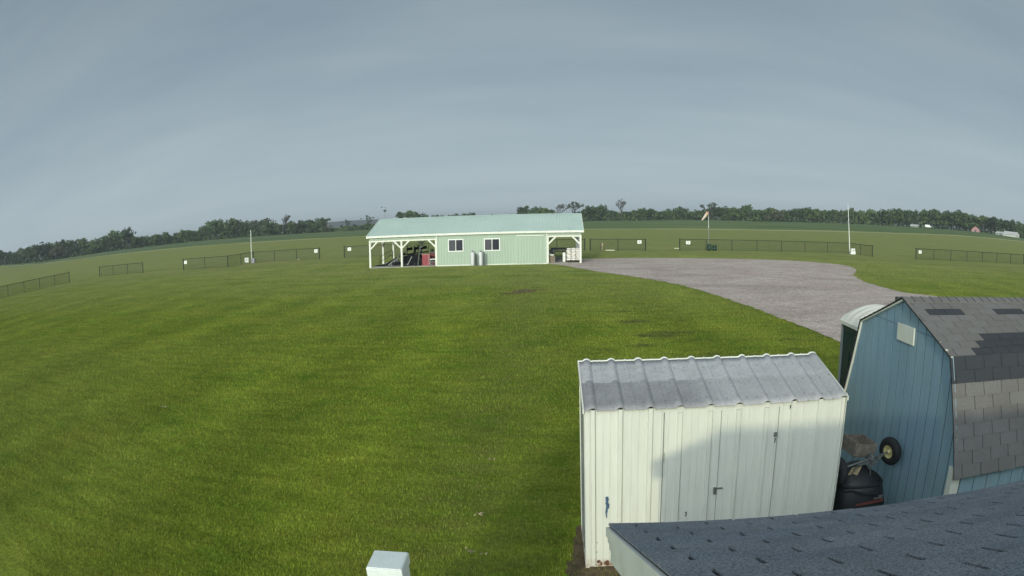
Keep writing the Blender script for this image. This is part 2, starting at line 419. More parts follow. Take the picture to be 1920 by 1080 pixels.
def leafmat(name, c0, c1, seed=0.0):
    t = NT(name); P = t.pos()
    oi = t.n('ShaderNodeObjectInfo').outputs['Random']
    a = t.noise(.35, 3, .6, P); b = t.noise(2.2, 2, .6, P)
    c = t.mix(t.ramp(t.math('ADD', t.math('MULTIPLY', a, .7), t.math('MULTIPLY', b, .3)), .38, 0.0, .62, 1.0), c0, c1)
    c = t.mix(1.0, c, t.ramp(oi, 0.0, .72, 1.0, 1.28), 'MULTIPLY')
    t.col(c); return t.fin(.75, 0, .2)
M['leaf_green'] = leafmat('leaf_green', (.036, .070, .026), (.100, .150, .052))
M['leaf_dark'] = leafmat('leaf_dark', (.030, .056, .028), (.068, .108, .046))
M['leaf_spring'] = leafmat('leaf_spring', (.065, .105, .038), (.120, .160, .060))
M['leaf_brown'] = leafmat('leaf_brown', (.062, .070, .042), (.105, .112, .065))
M['far_wood'] = leafmat('far_wood', (.030, .045, .040), (.050, .066, .052))

# ------------------------------------------------------------------ terrain
BASE = [(-180, -.45), (-75, -.2), (-63.2, -.05), (-59.0, -.13), (-55.2, -.42), (-52.6, -.498), (-48.9, -.456), (-44.2, -.443), (-36.2, -.445), (-31.1, -.491), (-25, -.567), (-20.5, -.567), (-12.7, -.494), (-6.5, -.47), (-.8, -.399), (3.95, -.334), (9.2, -.222), (15.4, -.214), (21.3, -.086), (27.3, -.084), (32.5, -.02), (36.2, -.074), (39.9, -.237), (44, -.383), (60, -.45), (180, -.45)]
RT = 420.0
_ba = [b[0] for b in BASE]; _be = [b[1] for b in BASE]
def rim(az): return CAM_H + RT * math.tan(math.radians(float(np.interp(az, _ba, _be))))
def sstep(a, b, x): x = min(max((x - a) / (b - a), 0), 1); return x * x * (3 - 2 * x)
def ground_z(az, r): return rim(az) * sstep(110, RT - 20, r)
def at_az(az, r): a = math.radians(az); return (r * math.sin(a), r * math.cos(a), ground_z(az, r))
def gz(x, y): return ground_z(math.degrees(math.atan2(x, y)), math.hypot(x, y))
mb = MB()
azs = [-180 + i * 3 for i in range(121)]; rs = [0.0, 20, 50, 90, 110, 140, 170, 200, 240, 280, 320, 360, 390, 420, 470, 600, 900, 1500, 2600, 4200]
for r in rs:
    for az in azs:
        x, y, z = at_az(az, max(r, .001))
        if r > 1000: z -= (r - 1000) * .0012
        mb.v.append((x, y, z))
n = len(azs)
for i in range(len(rs) - 1):
    for j in range(n - 1):
        q = (i * n + j, i * n + j + 1, (i + 1) * n + j + 1, (i + 1) * n + j)
        mb.f.append(q); mb.m.append(0); mb.smooth.append(True)
gobj = mb.build('ground', M['turf'], fix=False); tag(gobj, kind='structure')
if gobj.data.polygons[5].normal.z < 0: gobj.data.flip_normals()

# gravel yard: one irregular sheet
rng = random.Random(5)
gedge = [(-3.9, 50.2), (-2.225, 46.93), (.1, 41.8), (2.6, 37.7), (4.56, 33.3), (5.69, 28.8), (6.33, 25.2), (6.75, 22.65), (7.08, 20.4), (7.3, 18.8), (7.3, 17.8), (7.35, 14.5), (7.6, 10.5), (9.5, 5.0), (16, 5), (26, 14), (21.8, 24.5), (18.1, 29.3), (16.76, 30.8), (16.46, 33.1), (16.6, 36.5), (17.9, 41.3), (20.2, 46.1), (20.74, 50.4), (18.8, 53.4), (15.3, 55.2), (10.95, 55.7), (6.2, 55.5), (1.5, 55.0), (-.9, 54.5), (-3.4, 54.8)]
def densify(P, step=.35, jit=.12, rng=rng):
    out = []
    for i in range(len(P)):
        a = P[i]; b = P[(i + 1) % len(P)]; L = math.hypot(b[0] - a[0], b[1] - a[1]); k = max(1, int(L / step))
        for j in range(k):
            u = j / k; out.append((a[0] + (b[0] - a[0]) * u + rng.gauss(0, jit), a[1] + (b[1] - a[1]) * u + rng.gauss(0, jit)))
    return out
def catmull(P, k=4):
    out = []; n = len(P)
    for i in range(n):
        p0, p1, p2, p3 = P[i - 1], P[i], P[(i + 1) % n], P[(i + 2) % n]
        for j in range(k):
            u = j / k
            out.append(tuple(.5 * (2 * p1[c] + (p2[c] - p0[c]) * u + (2 * p0[c] - 5 * p1[c] + 4 * p2[c] - p3[c]) * u * u + (3 * p1[c] - p0[c] - 3 * p2[c] + p3[c]) * u ** 3) for c in (0, 1)))
    return out
gpoly = densify(catmull(gedge), .28, .05)
def sheet(name, poly, z, mat, kind='structure'):
    bm = bmesh.new(); vs = [bm.verts.new((x, y, z)) for x, y in poly]; f = bm.faces.new(vs)
    bmesh.ops.triangulate(bm, faces=[f]); me = bpy.data.meshes.new(name); bm.to_mesh(me); bm.free(); me.materials.append(mat)
    if sum(p.normal.z for p in me.polygons) < 0: me.flip_normals()
    o = bpy.data.objects.new(name, me); lnk(o); tag(o, kind=kind); return o
sheet('gravel_yard', gpoly, .012, M['gravel'])
# worn soil: beside and in front of the cream shed, and the thin bare spots in the lawn
def blob(cx, cy, rx, ry, k=28, seed=0):
    r = random.Random(seed); return [(cx + rx * (1 + r.gauss(0, .16)) * math.cos(2 * math.pi * i / k), cy + ry * (1 + r.gauss(0, .16)) * math.sin(2 * math.pi * i / k)) for i in range(k)]
dirt_poly = densify([(-.16, 4.9), (1.2, 4.85), (2.8, 5.0), (2.9, 6.0), (2.5, 6.4), (-.1, 6.4), (-.1, 6.9), (-.17, 6.95), (-.24, 6.8), (-.27, 6.3), (-.32, 5.75), (-.22, 5.3)], .09, .02)
sheet('soil_strip', dirt_poly, .006, M['dirt'])
for i, (cx, cy, rx, ry) in enumerate(((-3.5, 31.1, .55, .8), (-4.1, 30.2, .5, .25), (-3.0, 31.6, .55, .2))):
    sheet('bare_patch', blob(cx, cy, rx, ry, 24, i), .008 + .004 * i, M['dirt'])
# strip of road along the foot of the treeline on the left
mb = MB()
for i in range(31):
    az = -58 + i * 1.4; r = 300 + 5 * math.sin(i * .5)
    for dr in (0, 7): x, y, z = at_az(az, r + dr); mb.v.append((x, y, z + .12))
for i in range(30): mb.f.append((2 * i, 2 * i + 1, 2 * i + 3, 2 * i + 2)); mb.m.append(0); mb.smooth.append(False)
ro = mb.build('road', M['road_grey'], fix=False); tag(ro, kind='structure')
if ro.data.polygons[0].normal.z < 0: ro.data.flip_normals()
# far ridges
mb = MB()
for (a0, a1, r, hh) in ((-27, -16, 1900, 11.5), (-11.5, -2, 2100, 13.0)):
    n0 = len(mb.v); k = 24
    for i in range(k + 1):
        u = i / k; az = math.radians(a0 + (a1 - a0) * u); hgt = hh * (math.sin(math.pi * min(max(u, .0), 1)) ** .5) * (1 + .06 * math.sin(9 * u))
        for (rr_, zz) in ((r - 350, -4), (r - 120, CAM_H + hgt * .75), (r, CAM_H + hgt), (r + 400, -4)):
            mb.v.append((rr_ * math.sin(az), rr_ * math.cos(az), zz))
    for i in range(k):
        for j in range(3):
            q = n0 + i * 4 + j; mb.f.append((q, q + 4, q + 5, q + 1)); mb.m.append(0); mb.smooth.append(True)
tag(mb.build('hills', M['far_wood'], fix=True), kind='structure')

# ------------------------------------------------------------------ grass blades (real blades, densest near the camera)
def in_poly(x, y, P):
    P = np.array(P); ins = np.zeros(len(x), bool); j = len(P) - 1
    for i in range(len(P)):
        xi, yi = P[i]; xj, yj = P[j]
        c = ((yi > y) != (yj > y)) & (x < (xj - xi) * (y - yi) / (yj - yi + 1e-12) + xi)
        ins ^= c; j = i
    return ins
def in_rect(x, y, ox, oy, yaw, x0, x1, y0, y1):
    c, s = math.cos(yaw), math.sin(yaw); lx = (x - ox) * c + (y - oy) * s; ly = -(x - ox) * s + (y - oy) * c
    return (lx > x0) & (lx < x1) & (ly > y0) & (ly < y1)
def blades(name, N, seed, rmin, rmax, power, hgt, wid, az0=-64, az1=42, keep=None):
    g = np.random.default_rng(seed)
    u = g.random(N)
    if power == 1: r = rmin * (rmax / rmin) ** u               # equal number per octave of distance
    else: r = np.sqrt(rmin ** 2 + u * (rmax ** 2 - rmin ** 2))
    az = np.radians(az0 + (az1 - az0) * g.random(N)); x = r * np.sin(az); y = r * np.cos(az)
    k = ~in_poly(x + g.normal(0, .16, N), y + g.normal(0, .16, N), gpoly[::2]) & ~in_rect(x, y, -.118, 5.835, .072, -.01, 2.76, -.01, .94) & ~in_rect(x, y, 3.69, 6.824, .03, -.02, 4.6, -1.66, 1.66) & ~in_rect(x, y, -18.015, 48.236, .067, -.15, 17.1, -.12, 8.1)
    k &= ~((in_poly(x, y, dirt_poly)) & (g.random(N) < .66))
    k &= ~(in_rect(x, y, .1, 2.35, .01, 0, 9, -9, .0))
    x, y, r = x[k], y[k], r[k]; N = len(x)
    grow = np.clip(r / 9.0, 1, None) ** .6
    h = hgt * (.55 + .8 * g.random(N)) * np.clip(grow, 1, 1.35); w = wid * (.7 + .6 * g.random(N)) * grow
    th = g.random(N) * 2 * np.pi; lean = g.normal(0, .38, N) * h + .012; la = g.normal(1.2, 1.3, N)
    V = np.empty((N, 3, 3), np.float32)
    cx, sx = np.cos(th) * w / 2, np.sin(th) * w / 2
    V[:, 0] = np.stack([x - cx, y - sx, 0 * x - .002], -1); V[:, 1] = np.stack([x + cx, y + sx, 0 * x - .002], -1)
    V[:, 2] = np.stack([x + np.cos(la) * lean, y + np.sin(la) * lean, h], -1)
    me = bpy.data.meshes.new(name); me.vertices.add(N * 3); me.vertices.foreach_set('co', V.ravel())
    me.loops.add(N * 3); me.loops.foreach_set('vertex_index', np.arange(N * 3, dtype=np.int32))
    me.polygons.add(N); me.polygons.foreach_set('loop_start', np.arange(0, N * 3, 3, dtype=np.int32))
    me.polygons.foreach_set('loop_total', np.full(N, 3, np.int32))
    me.update(calc_edges=True)
    a = me.attributes.new('tone', 'FLOAT', 'FACE'); a.data.foreach_set('value', g.random(N).astype(np.float32))
    me.materials.append(M['grass_blade']); o = bpy.data.objects.new(name, me); lnk(o); return o
gb = blades('grass', 640000, 11, 4.2, 62.0, 1, .036, .0062)
tag(gb, 'short mown lawn grass of the open field', 'grass', kind='stuff')

# dead leaves / dry stalks lying in the lawn
def litter(name, cx, cy, n, sp, seed, label, s=.03):
    r = random.Random(seed); mb = MB()
    for i in range(n):
        x = cx + r.gauss(0, sp); y = cy + r.gauss(0, sp * .6); a = r.random() * 6.28; L = s * 1.0 * (.6 + r.random()); w = L * .5; z = .03 + r.random() * .015
        dx, dy = math.cos(a), math.sin(a)
        mb.add([(x - dx * L, y - dy * L, z), (x - dy * w, y + dx * w, z + .01), (x + dx * L, y + dy * L, z + .005 + r.random() * .02), (x + dy * w, y - dx * w, z - .004)], [(0, 1, 2, 3)])
    o = mb.build(name, M['dead_leaf'], fix=False); tag(o, label, 'leaf litter', kind='stuff'); return o
litter('leaf_litter', -1.45, 7.03, 9, .05, 1, 'small scatter of dry curled leaves left of the cream shed')
litter('leaf_litter', -1.35, 6.05, 8, .06, 2, 'dry leaf scatter in the lawn above the white post')
litter('leaf_litter', -1.60, 8.9, 5, .035, 3, 'tan dry weed stalk lying in the open lawn', .04)
litter('leaf_litter', -1.42, 5.35, 12, .055, 4, 'pale dry leaves in the lawn right of the white post')
litter('leaf_litter', -9.4, 10.4, 6, .05, 5, 'pale dry leaf scatter in the left part of the lawn')

# ------------------------------------------------------------------ shingled slope made of separate tabs
def shingles(mb, org, U, V, L, H, w, e, off, first=0.0, shear=0.0, gap=.009, th=.007, mats=lambda j, i, rn: 0, seed=3, ragged=0.0):
    """org: lower left corner; U along the courses, V up the slope; each tab is a thin slab, butt edge proud"""
    org = Vector(org); U = Vector(U).normalized(); V = Vector(V).normalized() + U * shear; Nn = U.cross(V).normalized()
    if Nn.z < 0: Nn = -Nn
    rn = random.Random(seed); j = 0; v = 0.0
    while v < H - 1e-4:
        v1 = min(v + (first if j == 0 and first else e), H); o = off(j) % w
        xs = [0.0] + [o + k * w for k in range(0, int(L / w) + 2) if .02 < o + k * w < L - .02] + [L]
        for i in range(len(xs) - 1):
            a = xs[i] + (gap / 2 if i else 0); b = xs[i + 1] - (gap / 2 if i < len(xs) - 2 else 0)
            dj = rn.gauss(0, .0015) - ragged * rn.random(); t1 = th * (1 + rn.gauss(0, .12))
            P = []
            for z0, z1 in ((0, 0),):
                P = [org + U * a + V * (v + dj), org + U * b + V * (v + dj), org + U * b + V * (v1 + .004), org + U * a + V * (v1 + .004)]
            T = [P[0] + Nn * t1, P[1] + Nn * t1, P[2] + Nn * .0015, P[3] + Nn * .0015]
            mb.hexa([p + Nn * .0005 for p in P] + T, mats(j, xs[i], rn))
        v = v1; j += 1

# ------------------------------------------------------------------ the shingled building the camera stands on
yaw = -.00468; HB = thing('shingled_house', 'house with a dark slate shingle roof and white rake boards at the bottom right', 'house', (.0522, 2.5438, 0), yaw)
EZ = 2.268; SL = .4116; RW = 2.62; LH = 8.2; SHR = .0896; tl = math.sqrt(1 + SL * SL)
# local: x along eave, -y towards the camera; ridge at y=-RW
mb = MB(); w = .305; e = .1283
cour = lambda j: .107 + (w / 2 if j % 2 == 0 else 0)
fn = lambda j, x, rn: 1 if rn.random() < .35 else 0
RX = SHR * RW * tl
shingles(mb, (0, 0, EZ), (1, 0, 0), (0, -1, SL), LH, RW * tl, w, e, cour, .05, SHR, .0150, .010, fn, 4)
shingles(mb, (LH + RX, -2 * RW, EZ), (-1, 0, 0), (0, 1, SL), LH, RW * tl, w, e, cour, 0, 0, .0105, .006, fn, 8)
# deck under the tabs (seen through the slots)
for (xa, ya, za, xb, yb, zb) in ((0, 0, EZ, RX, -RW, EZ + SL * RW), (RX, -RW, EZ + SL * RW, RX, -2 * RW, EZ)):
    mb.hexa([(xa + .004, ya, za - .02), (xa + LH - .004, ya, za - .02), (xb + LH - .004, yb, zb - .02), (xb + .004, yb, zb - .02), (xa + .004, ya, za - .0005), (xa + LH - .004, ya, za - .0005), (xb + LH - .004, yb, zb - .0005), (xb + .004, yb, zb - .0005)], 2)
for i in range(30): mb.bar((RX + i * .28, -RW, EZ + SL * RW + .012 + .0005 * (i % 2)), (RX + i * .28 + .275, -RW, EZ + SL * RW + .012 + .0005 * (i % 2)), .28, .012, 0)
roof = mb.build('roof', [M['slate_shingle'], M['slate_shingle_b'], M['slot_dark']], HB)
mb = MB()      # white rake boards: three stepped strips down to the soffit
for (y0, y1, s, xs0, xs1) in ((0, -RW, 1, 0, RX), (-RW, -2 * RW, -1, RX, RX)):
    for k, (top, bot, x0, x1) in enumerate(((.0, .052, -.012, .03), (.052, .085, -.004, .03), (.085, .125, .003, .03), (.125, .195, .010, .03))):
        z0 = EZ if s > 0 else EZ + SL * RW; z1 = EZ + SL * RW if s > 0 else EZ
        mb.hexa([(xs0 + x0, y0, z0 - bot - .004), (xs0 + x1, y0, z0 - bot - .004), (xs1 + x1, y1, z1 - bot - .004), (xs1 + x0, y1, z1 - bot - .004),
                 (xs0 + x0, y0, z0 - top - .008), (xs0 + x1, y0, z0 - top - .008), (xs1 + x1, y1, z1 - top - .008), (xs1 + x0, y1, z1 - top - .008)])
    mb.build('rake_board', M['white_plastic'], HB); mb = MB()
mb = MB(); mb.box(.03, LH, -.03, -.004, EZ - .17, EZ - .022); mb.build('fascia', M['white_plastic'], HB)
mb = MB(); pr2 = [(-.16, 0), (-.16, EZ - .10), (-RW, EZ + SL * RW - .22), (-2 * RW + .32, EZ - .05), (-2 * RW + .32, 0)]
vs = [(.055 + SHR * tl * min(-y, RW), y, z) for y, z in pr2] + [(LH - .3 + SHR * tl * min(-y, RW), y, z) for y, z in pr2]
mb.add(vs, [(4, 3, 2, 1, 0), (5, 6, 7, 8, 9)] + [(i, (i + 1) % 5, 5 + (i + 1) % 5, 5 + i) for i in range(5)])
mb.build('wall', M['white_paint'], HB)
mb = MB(); mb.box(.08, LH, -.16, -.03, EZ - .17, EZ - .15); mb.build('soffit', M['white_plastic'], HB)

# tall narrow evergreen behind the camera: its shadow falls on the lawn left of the cream shed
def leafy(mb, c, rad, n, size, r, mi=0, squash=1.0, surf=.55):
    for _ in range(n):
        while True:
            p = Vector((r.uniform(-1, 1), r.uniform(-1, 1), r.uniform(-1, 1)))
            if surf < p.length < 1: break
        q = Vector((c[0] + p.x * rad[0], c[1] + p.y * rad[1], c[2] + p.z * rad[2]))
        a = Vector((r.gauss(0, 1), r.gauss(0, 1), r.gauss(0, 1))).normalized(); b = a.cross(Vector((r.gauss(0, 1), r.gauss(0, 1), r.gauss(0, 1)))).normalized()
        s = size * (.6 + r.random() * .9); c2 = a.cross(b)
        mb.add([q - b * s * .5 - c2 * s * .35, q + b * s * .5 - c2 * s * .35, q + b * s * .35 + c2 * s * .5, q - b * s * .45 + c2 * s * .4], [(0, 1, 2, 3)], mi)
r = random.Random(3)
sh = thing('evergreen_shrub', 'tall narrow evergreen shrub standing behind the camera', 'shrub', (-2.42, -4.0, 0))
mb = MB()
for k in range(16):
    z = .3 + k * .245; rad = .66 * math.sin(math.pi * min(1, (4.15 - z) / 5.0)) ** .6
    leafy(mb, (0, 0, z), (rad, rad, .3), 420, .16, r, 0, surf=.3)
mb.build('foliage', M['leaf_dark'], sh, fix=False)
mb = MB(); mb.cyl((0, 0, 0), (0, 0, 3.6), .07, .02, 8); mb.build('trunk', M['tree_bark'], sh)

# ------------------------------------------------------------------ white square post in the foreground
pz = 2.37
pt = thing('square_post', 'white square capped post standing in the lawn at the bottom edge', 'post', (-.790, 1.985, 0), .07)
mb = MB(); mb.box(-.066, .066, -.066, .066, 0, pz - .045); mb.build('shaft', M['post_white'], pt, bevel=.004)
mb = MB(); mb.box(-.0715, .0715, -.0715, .0715, pz - .05, pz - .004); mb.prism([(-.0715, pz - .004), (.0715, pz - .004), (.066, pz), (-.066, pz)], 'y', -.068, .068); mb.build('cap', M['post_white'], pt, bevel=.003)
mb = MB(); mb.box(-.09, .09, -.09, .09, 0, .05); mb.build('base_collar', M['post_white'], pt)

# ------------------------------------------------------------------ cream ribbed metal shed
WS = thing('metal_shed', 'cream ribbed metal garden shed with a stained grey roof and double doors', 'shed', (-.118, 5.835, 0), .072)
WL, WD, WE, WR = 2.746, 1.86, 1.795, 2.045; WB = .93
ribs = [.082, .347, .640, .930, 1.233, 1.530, 1.826, 2.127, 2.436, 2.70]
def corr_profile(x0, x1, ribs, rw, rh, mid=.004):
    P = [(x0, 0)]
    for i, c in enumerate(ribs):
        if x0 < c - rw * .9 and c + rw * 1.05 < x1:
            P += [(c - rw * .9, 0), (c - rw * .5, rh), (c + rw * .7, rh), (c + rw * .82, -.010), (c + rw * 1.05, 0)]
        if i + 1 < len(ribs):
            m = (c + ribs[i + 1]) / 2
            for dm in (-.035, .035):
                if x0 < m + dm - .01 and m + dm + .01 < x1: P += [(m + dm - .006, 0), (m + dm, mid), (m + dm + .006, 0)]
    P.append((x1, 0)); P.sort(); return P
def corr_wall(mb, prof, y, z0, z1, outward=-1, mi=0):
    n = len(prof); vs = [(a, y + outward * o, z0) for a, o in prof] + [(a, y + outward * o, z1) for a, o in prof]
    mb.add(vs, [(i, i + 1, n + i + 1, n + i) for i in range(n - 1)], mi)
mb = MB()
corr_wall(mb, corr_profile(.03, .776, ribs, .030, .022), .012, .03, WE)
corr_wall(mb, corr_profile(1.970, WL - .03, ribs, .030, .022), .012, .03, WE)
mb.box(.776, 1.970, .006, .012, WE - .055, WE)                       # door header
mb.box(.03, .776, .020, .03, 0.0, .04); mb.box(1.97, WL - .03, .020, .03, 0, .04)
corr_wall(mb, corr_profile(.03, WL - .03, ribs, .030, .022), WB - .012, .03, WR - .02, 1)
for xx, s in ((.012, 1), (WL - .012, -1)):                           # end walls with gables
    k = 7; ys = [i * WB / k for i in range(k + 1)]
    for i in range(k):
        a, b = ys[i], ys[i + 1]; za = WE + (WR - WE) * (1 - abs(a - WD / 2) / (WD / 2)); zb = WE + (WR - WE) * (1 - abs(b - WD / 2) / (WD / 2))
        xo = xx - s * (.008 if i % 2 else 0)
        mb.add([(xo, a, .03), (xo, b, .03), (xo, b, zb - .01), (xo, a, za - .01)], [(0, 1, 2, 3)])
mb.build('wall', M['cream_enamel'], WS)
mb = MB()      # corner posts and bottom rails
for cx_, cy_ in ((0, 0), (WL, 0), (0, WB), (WL, WB)):
    sx = 1 if cx_ == 0 else -1; sy = 1 if cy_ == 0 else -1
    mb.prism([(cx_, cy_ + sy * .012), (cx_ + sx * .012, cy_), (cx_ + sx * .045, cy_), (cx_ + sx * .045, cy_ + sy * .010), (cx_ + sx * .014, cy_ + sy * .014), (cx_ + sx * .010, cy_ + sy * .045), (cx_, cy_ + sy * .045)], 'z', .0, WE - .005 if cy_ == 0 else WR - .02)
mb.build_each('corner_post', M['cream_enamel'], WS)
mb = MB(); mb.box(WL + .001, WL + .006, -.012, .02, .04, WE + .045); mb.build('edge_flange', M['cream_enamel'], WS)
mb = MB(); mb.box(.0, WL, .03, WB - .03, 0, .03); mb.build('floor_frame', M['cream_enamel'], WS)
for i, (a, b) in enumerate(((.776, 1.352), (1.352, 1.970))):
    mb = MB(); corr_wall(mb, corr_profile(a + .004, b - .004, ribs, .030, .022), .002, .035, WE - .05)
    mb.box(a + .003, a + .012, -.004, .010, .035, WE - .05); mb.box(b - .012, b - .003, -.004, .010, .035, WE - .05)
    d = mb.build('door', M['cream_enamel'], WS)
    if i == 0:
        mb = MB(); mb.box(1.315, 1.345, -.016, -.004, .865, .905); mb.box(1.345, 1.412, -.012, -.004, .882, .898); mb.build('hasp', M['grey_metal'], d)
        mb = MB(); mb.box(1.312, 1.340, -.034, -.016, .835, .862); mb.tube([(1.318, -.025, .862), (1.318, -.025, .885), (1.334, -.025, .885), (1.334, -.025, .862)], .003, 6); mb.build('padlock', M['grey_metal'], d)
mb = MB()      # dark seams behind the door edges
for x in (.776, 1.352, 1.970): mb.box(x - .0035, x + .0035, -.0015, .012, .035, WE - .052)
mb.build('door_seam', M['mark_grey'], WS)
mb = MB(); mb.box(1.930, 1.966, -.022, -.006, 1.425, 1.472); mb.build('latch_box', M['mark_grey'], WS)
def chip(pts, y=-.0125): 
    mb = MB(); n = len(pts); mb.add([(a, y, b) for a, b in pts] + [(a, y + .0015, b) for a, b in pts], [tuple(range(n)), tuple(range(2 * n - 1, n - 1, -1))] + [(i, (i + 1) % n, n + (i + 1) % n, n + i) for i in range(n)]); return mb
M['chip_blue'] = simple('chip_blue', (.06, .12, .21), .6, .3, 20); M['chip_black'] = simple('chip_black', (.02, .02, .022), .7, .2, 20)
chip([(.205, .862), (.232, .868), (.240, .835), (.233, .800), (.246, .776), (.244, .735), (.230, .722), (.228, .690), (.221, .672), (.224, .640), (.216, .606), (.212, .640), (.206, .668), (.205, .700), (.210, .728), (.214, .760), (.206, .785), (.209, .820)], -.0005).build('paint_chip', M['chip_blue'], WS)
chip([(1.940, 1.408), (1.956, 1.402), (1.953, 1.372), (1.944, 1.350), (1.940, 1.362), (1.947, 1.385)], -.008).build('paint_chip', M['chip_black'], WS)
chip([(1.030, .640), (1.048, .636), (1.046, .590), (1.030, .584), (1.030, .594), (1.038, .600), (1.038, .624), (1.030, .630)], -.004).build('paint_chip', M['chip_black'], WS)
chip([(2.088, 1.752), (2.100, 1.750), (2.097, 1.715), (2.090, 1.712)], -.0005).build('paint_chip', M['chip_black'], WS)
chip([(.783, 1.330), (.789, 1.322), (.788, 1.215), (.782, 1.222)], -.004).build('paint_chip', M['dead_leaf'], WS)
M['rust'] = simple('rust', (.13, .055, .035), .9, .4, 30)
for (a, b, wx, wz) in ((.135, .075, .022, .018), (.165, .05, .012, .02), (.235, .055, .035, .028), (.33, .06, .02, .02), (.30, .034, .03, .008), (.105, .10, .006, .02), (.118, .2, .004, .012), (.12, .32, .003, .012)):
    chip([(a - wx * (1 + .3 * math.sin(7 * k + a * 90)) * math.cos(k * .698), b + wz * (1 + .35 * math.sin(5 * k + b * 70)) * math.sin(k * .698)) for k in range(9)], .0096).build('rust_spot', M['rust'], WS)
# roof sheets: rounded ribs every 0.295 m, wavy drip edge, both slopes
def wave(x):
    o = 0.0
    for c in ribs + [2.72]:
        d_ = abs(x - c)
        if d_ < .042: o = max(o, .027 * math.cos(d_ / .042 * math.pi / 2) ** .7)
        elif .042 <= x - c < .056: o = min(o, -.006)
    for i in range(len(ribs) - 1):
        m = (ribs[i] + ribs[i + 1]) / 2
        if abs(abs(x - m) - .004) < .004: o = max(o, .006)
    return o
xs = sorted(set([i * .0095 - .012 for i in range(int((WL + .022) / .0095))] + [WL + .012]))
for side in (0,):
    mb = MB(); rows = 9; n = len(xs)
    for k in range(rows + 1):
        u = k / rows; y = -.028 + (WD / 2 + .028) * u; z = WE + .006 - .028 * (WR - WE) / (WD / 2) + (WR - WE + .008) * u
        lap = .004 if k >= 5 else 0
        for x in xs: mb.v.append((x, y if side == 0 else WD - y, z + wave(x) + lap))
    for k in range(rows):
        for i in range(n - 1):
            q = k * n + i; mb.f.append((q, q + 1, q + n + 1, q + n)); mb.m.append(0); mb.smooth.append(True)
    if side == 0:
        for i in range(26):
            for v in (.12, .45, .80):
                x = .05 + i * .106; mb.lathe([(.0, .004), (.0035, .003), (.0045, 0)], (x, -.028 + (WD / 2 + .028) * v, WE + (WR - WE) * v + .009 + wave(x)), 6, 1)
    rf = mb.build('roof_sheet', [M['weathered_sheet'], M['mark_grey']], WS, fix=False)
    so = rf.modifiers.new('t', 'SOLIDIFY'); so.thickness = .003
mb = MB(); n = len(xs)
for k, (dy, dz) in enumerate(((-.012, .003), (.0, .012), (.022, .010))):
    for x in xs: mb.v.append((x, WD / 2 + dy, WR + .012 + dz + wave(x) * .8))
for k in range(2):
    for i in range(n - 1): q = k * n + i; mb.f.append((q, q + 1, q + n + 1, q + n)); mb.m.append(0); mb.smooth.append(True)
rc = mb.build('ridge_cap', M['white_paint'], WS, fix=False); so = rc.modifiers.new('t', 'SOLIDIFY'); so.thickness = .006
mb = MB()
for xx in (-.014, WL + .002):
    for y0, y1, z0, z1 in ((-.03, WD / 2 + .02, WE, WR + .005),):
        mb.hexa([(xx, y0, z0 - .03), (xx + .014, y0, z0 - .03), (xx + .014, y1, z1 - .03), (xx, y1, z1 - .03), (xx, y0, z0 + .018), (xx + .014, y0, z0 + .018), (xx + .014, y1, z1 + .018), (xx, y1, z1 + .018)])
mb.build_each('verge_trim', M['cream_enamel'], WS)

# ------------------------------------------------------------------ blue gambrel shed
BS = thing('gambrel_shed', 'blue wooden gambrel shed with a patched brown shingle roof', 'shed', (3.690, 6.824, 0), .0300)
BRK = (1.198, 2.285); EAV = (1.62, 1.115); APX = 2.745; BLN = 4.6; WY = 1.56
def roofz(y):
    y = abs(y)
    if y <= BRK[0]: return APX + (BRK[1] - APX) * y / BRK[0]
    return BRK[1] + (EAV[1] - BRK[1]) * (y - BRK[0]) / (EAV[0] - BRK[0])
mb = MB()
mb.prism([(-WY, 0), (WY, 0), (WY, roofz(WY) - .02), (BRK[0], BRK[1] - .02), (0, APX - .02), (-BRK[0], BRK[1] - .02), (-WY, roofz(WY) - .02)], 'x', .005, BLN - .02, 1)
bw = .2085; y = -WY - .06; k = 0
while y < WY:
    a = max(y + .008, -WY); b = min(y + bw - .008, WY)
    pts_up = [a] + [q for q in (-BRK[0], 0, BRK[0]) if a < q < b] + [b]
    SM = 2.405
    def clipz(q, lo, hi): return min(max(roofz(q) - .012, lo), hi)
    if b > a:
        low = [(a, .03), (b, .03)] + [(q, clipz(q, .05, SM - .003)) for q in reversed(pts_up)]
        mb.prism(low, 'x', 0.0, .0045, 0)
        if max(roofz(a), roofz(b)) - .012 > SM + .01:
            # upper panel above the horizontal joint
            qs = [q for q in [a + (b - a) * i / 8 for i in range(9)] + pts_up if roofz(q) - .012 > SM + .003]; qs = sorted(set(qs))
            if len(qs) > 1: mb.prism([(qs[0], SM + .003), (qs[-1], SM + .003)] + [(q, roofz(q) - .012) for q in reversed(qs)], 'x', .0006, .0045, 0)
    y += bw
x = 0.12
while x < BLN:       # side walls: grooved boards below the eaves
    for s in (-1, 1):
        y0, y1 = (s * WY, s * (WY + .014)); mb.box(x, min(x + bw - .010, BLN), min(y0, y1), max(y0, y1), .03, roofz(WY) - .05, 0)
    x += bw
mb.build('wall', [M['blue_siding'], M['groove']], BS)
for s in (-1,):
    mb = MB(); yy = s * WY
    mb.box(-.019, -.001, min(yy, yy - s * .085), max(yy, yy - s * .085), .02, 1.165); mb.box(-.019, .10, min(yy + s * .001, yy + s * .018), max(yy + s * .001, yy + s * .018), .02, 1.13)
    mb.build('corner_board', M['white_paint'], BS)
mb = MB(); mb.box(-.022, -.001, -.318, .115, 2.225, 2.430); mb.build('gable_hatch', M['white_paint'], BS, bevel=.004)
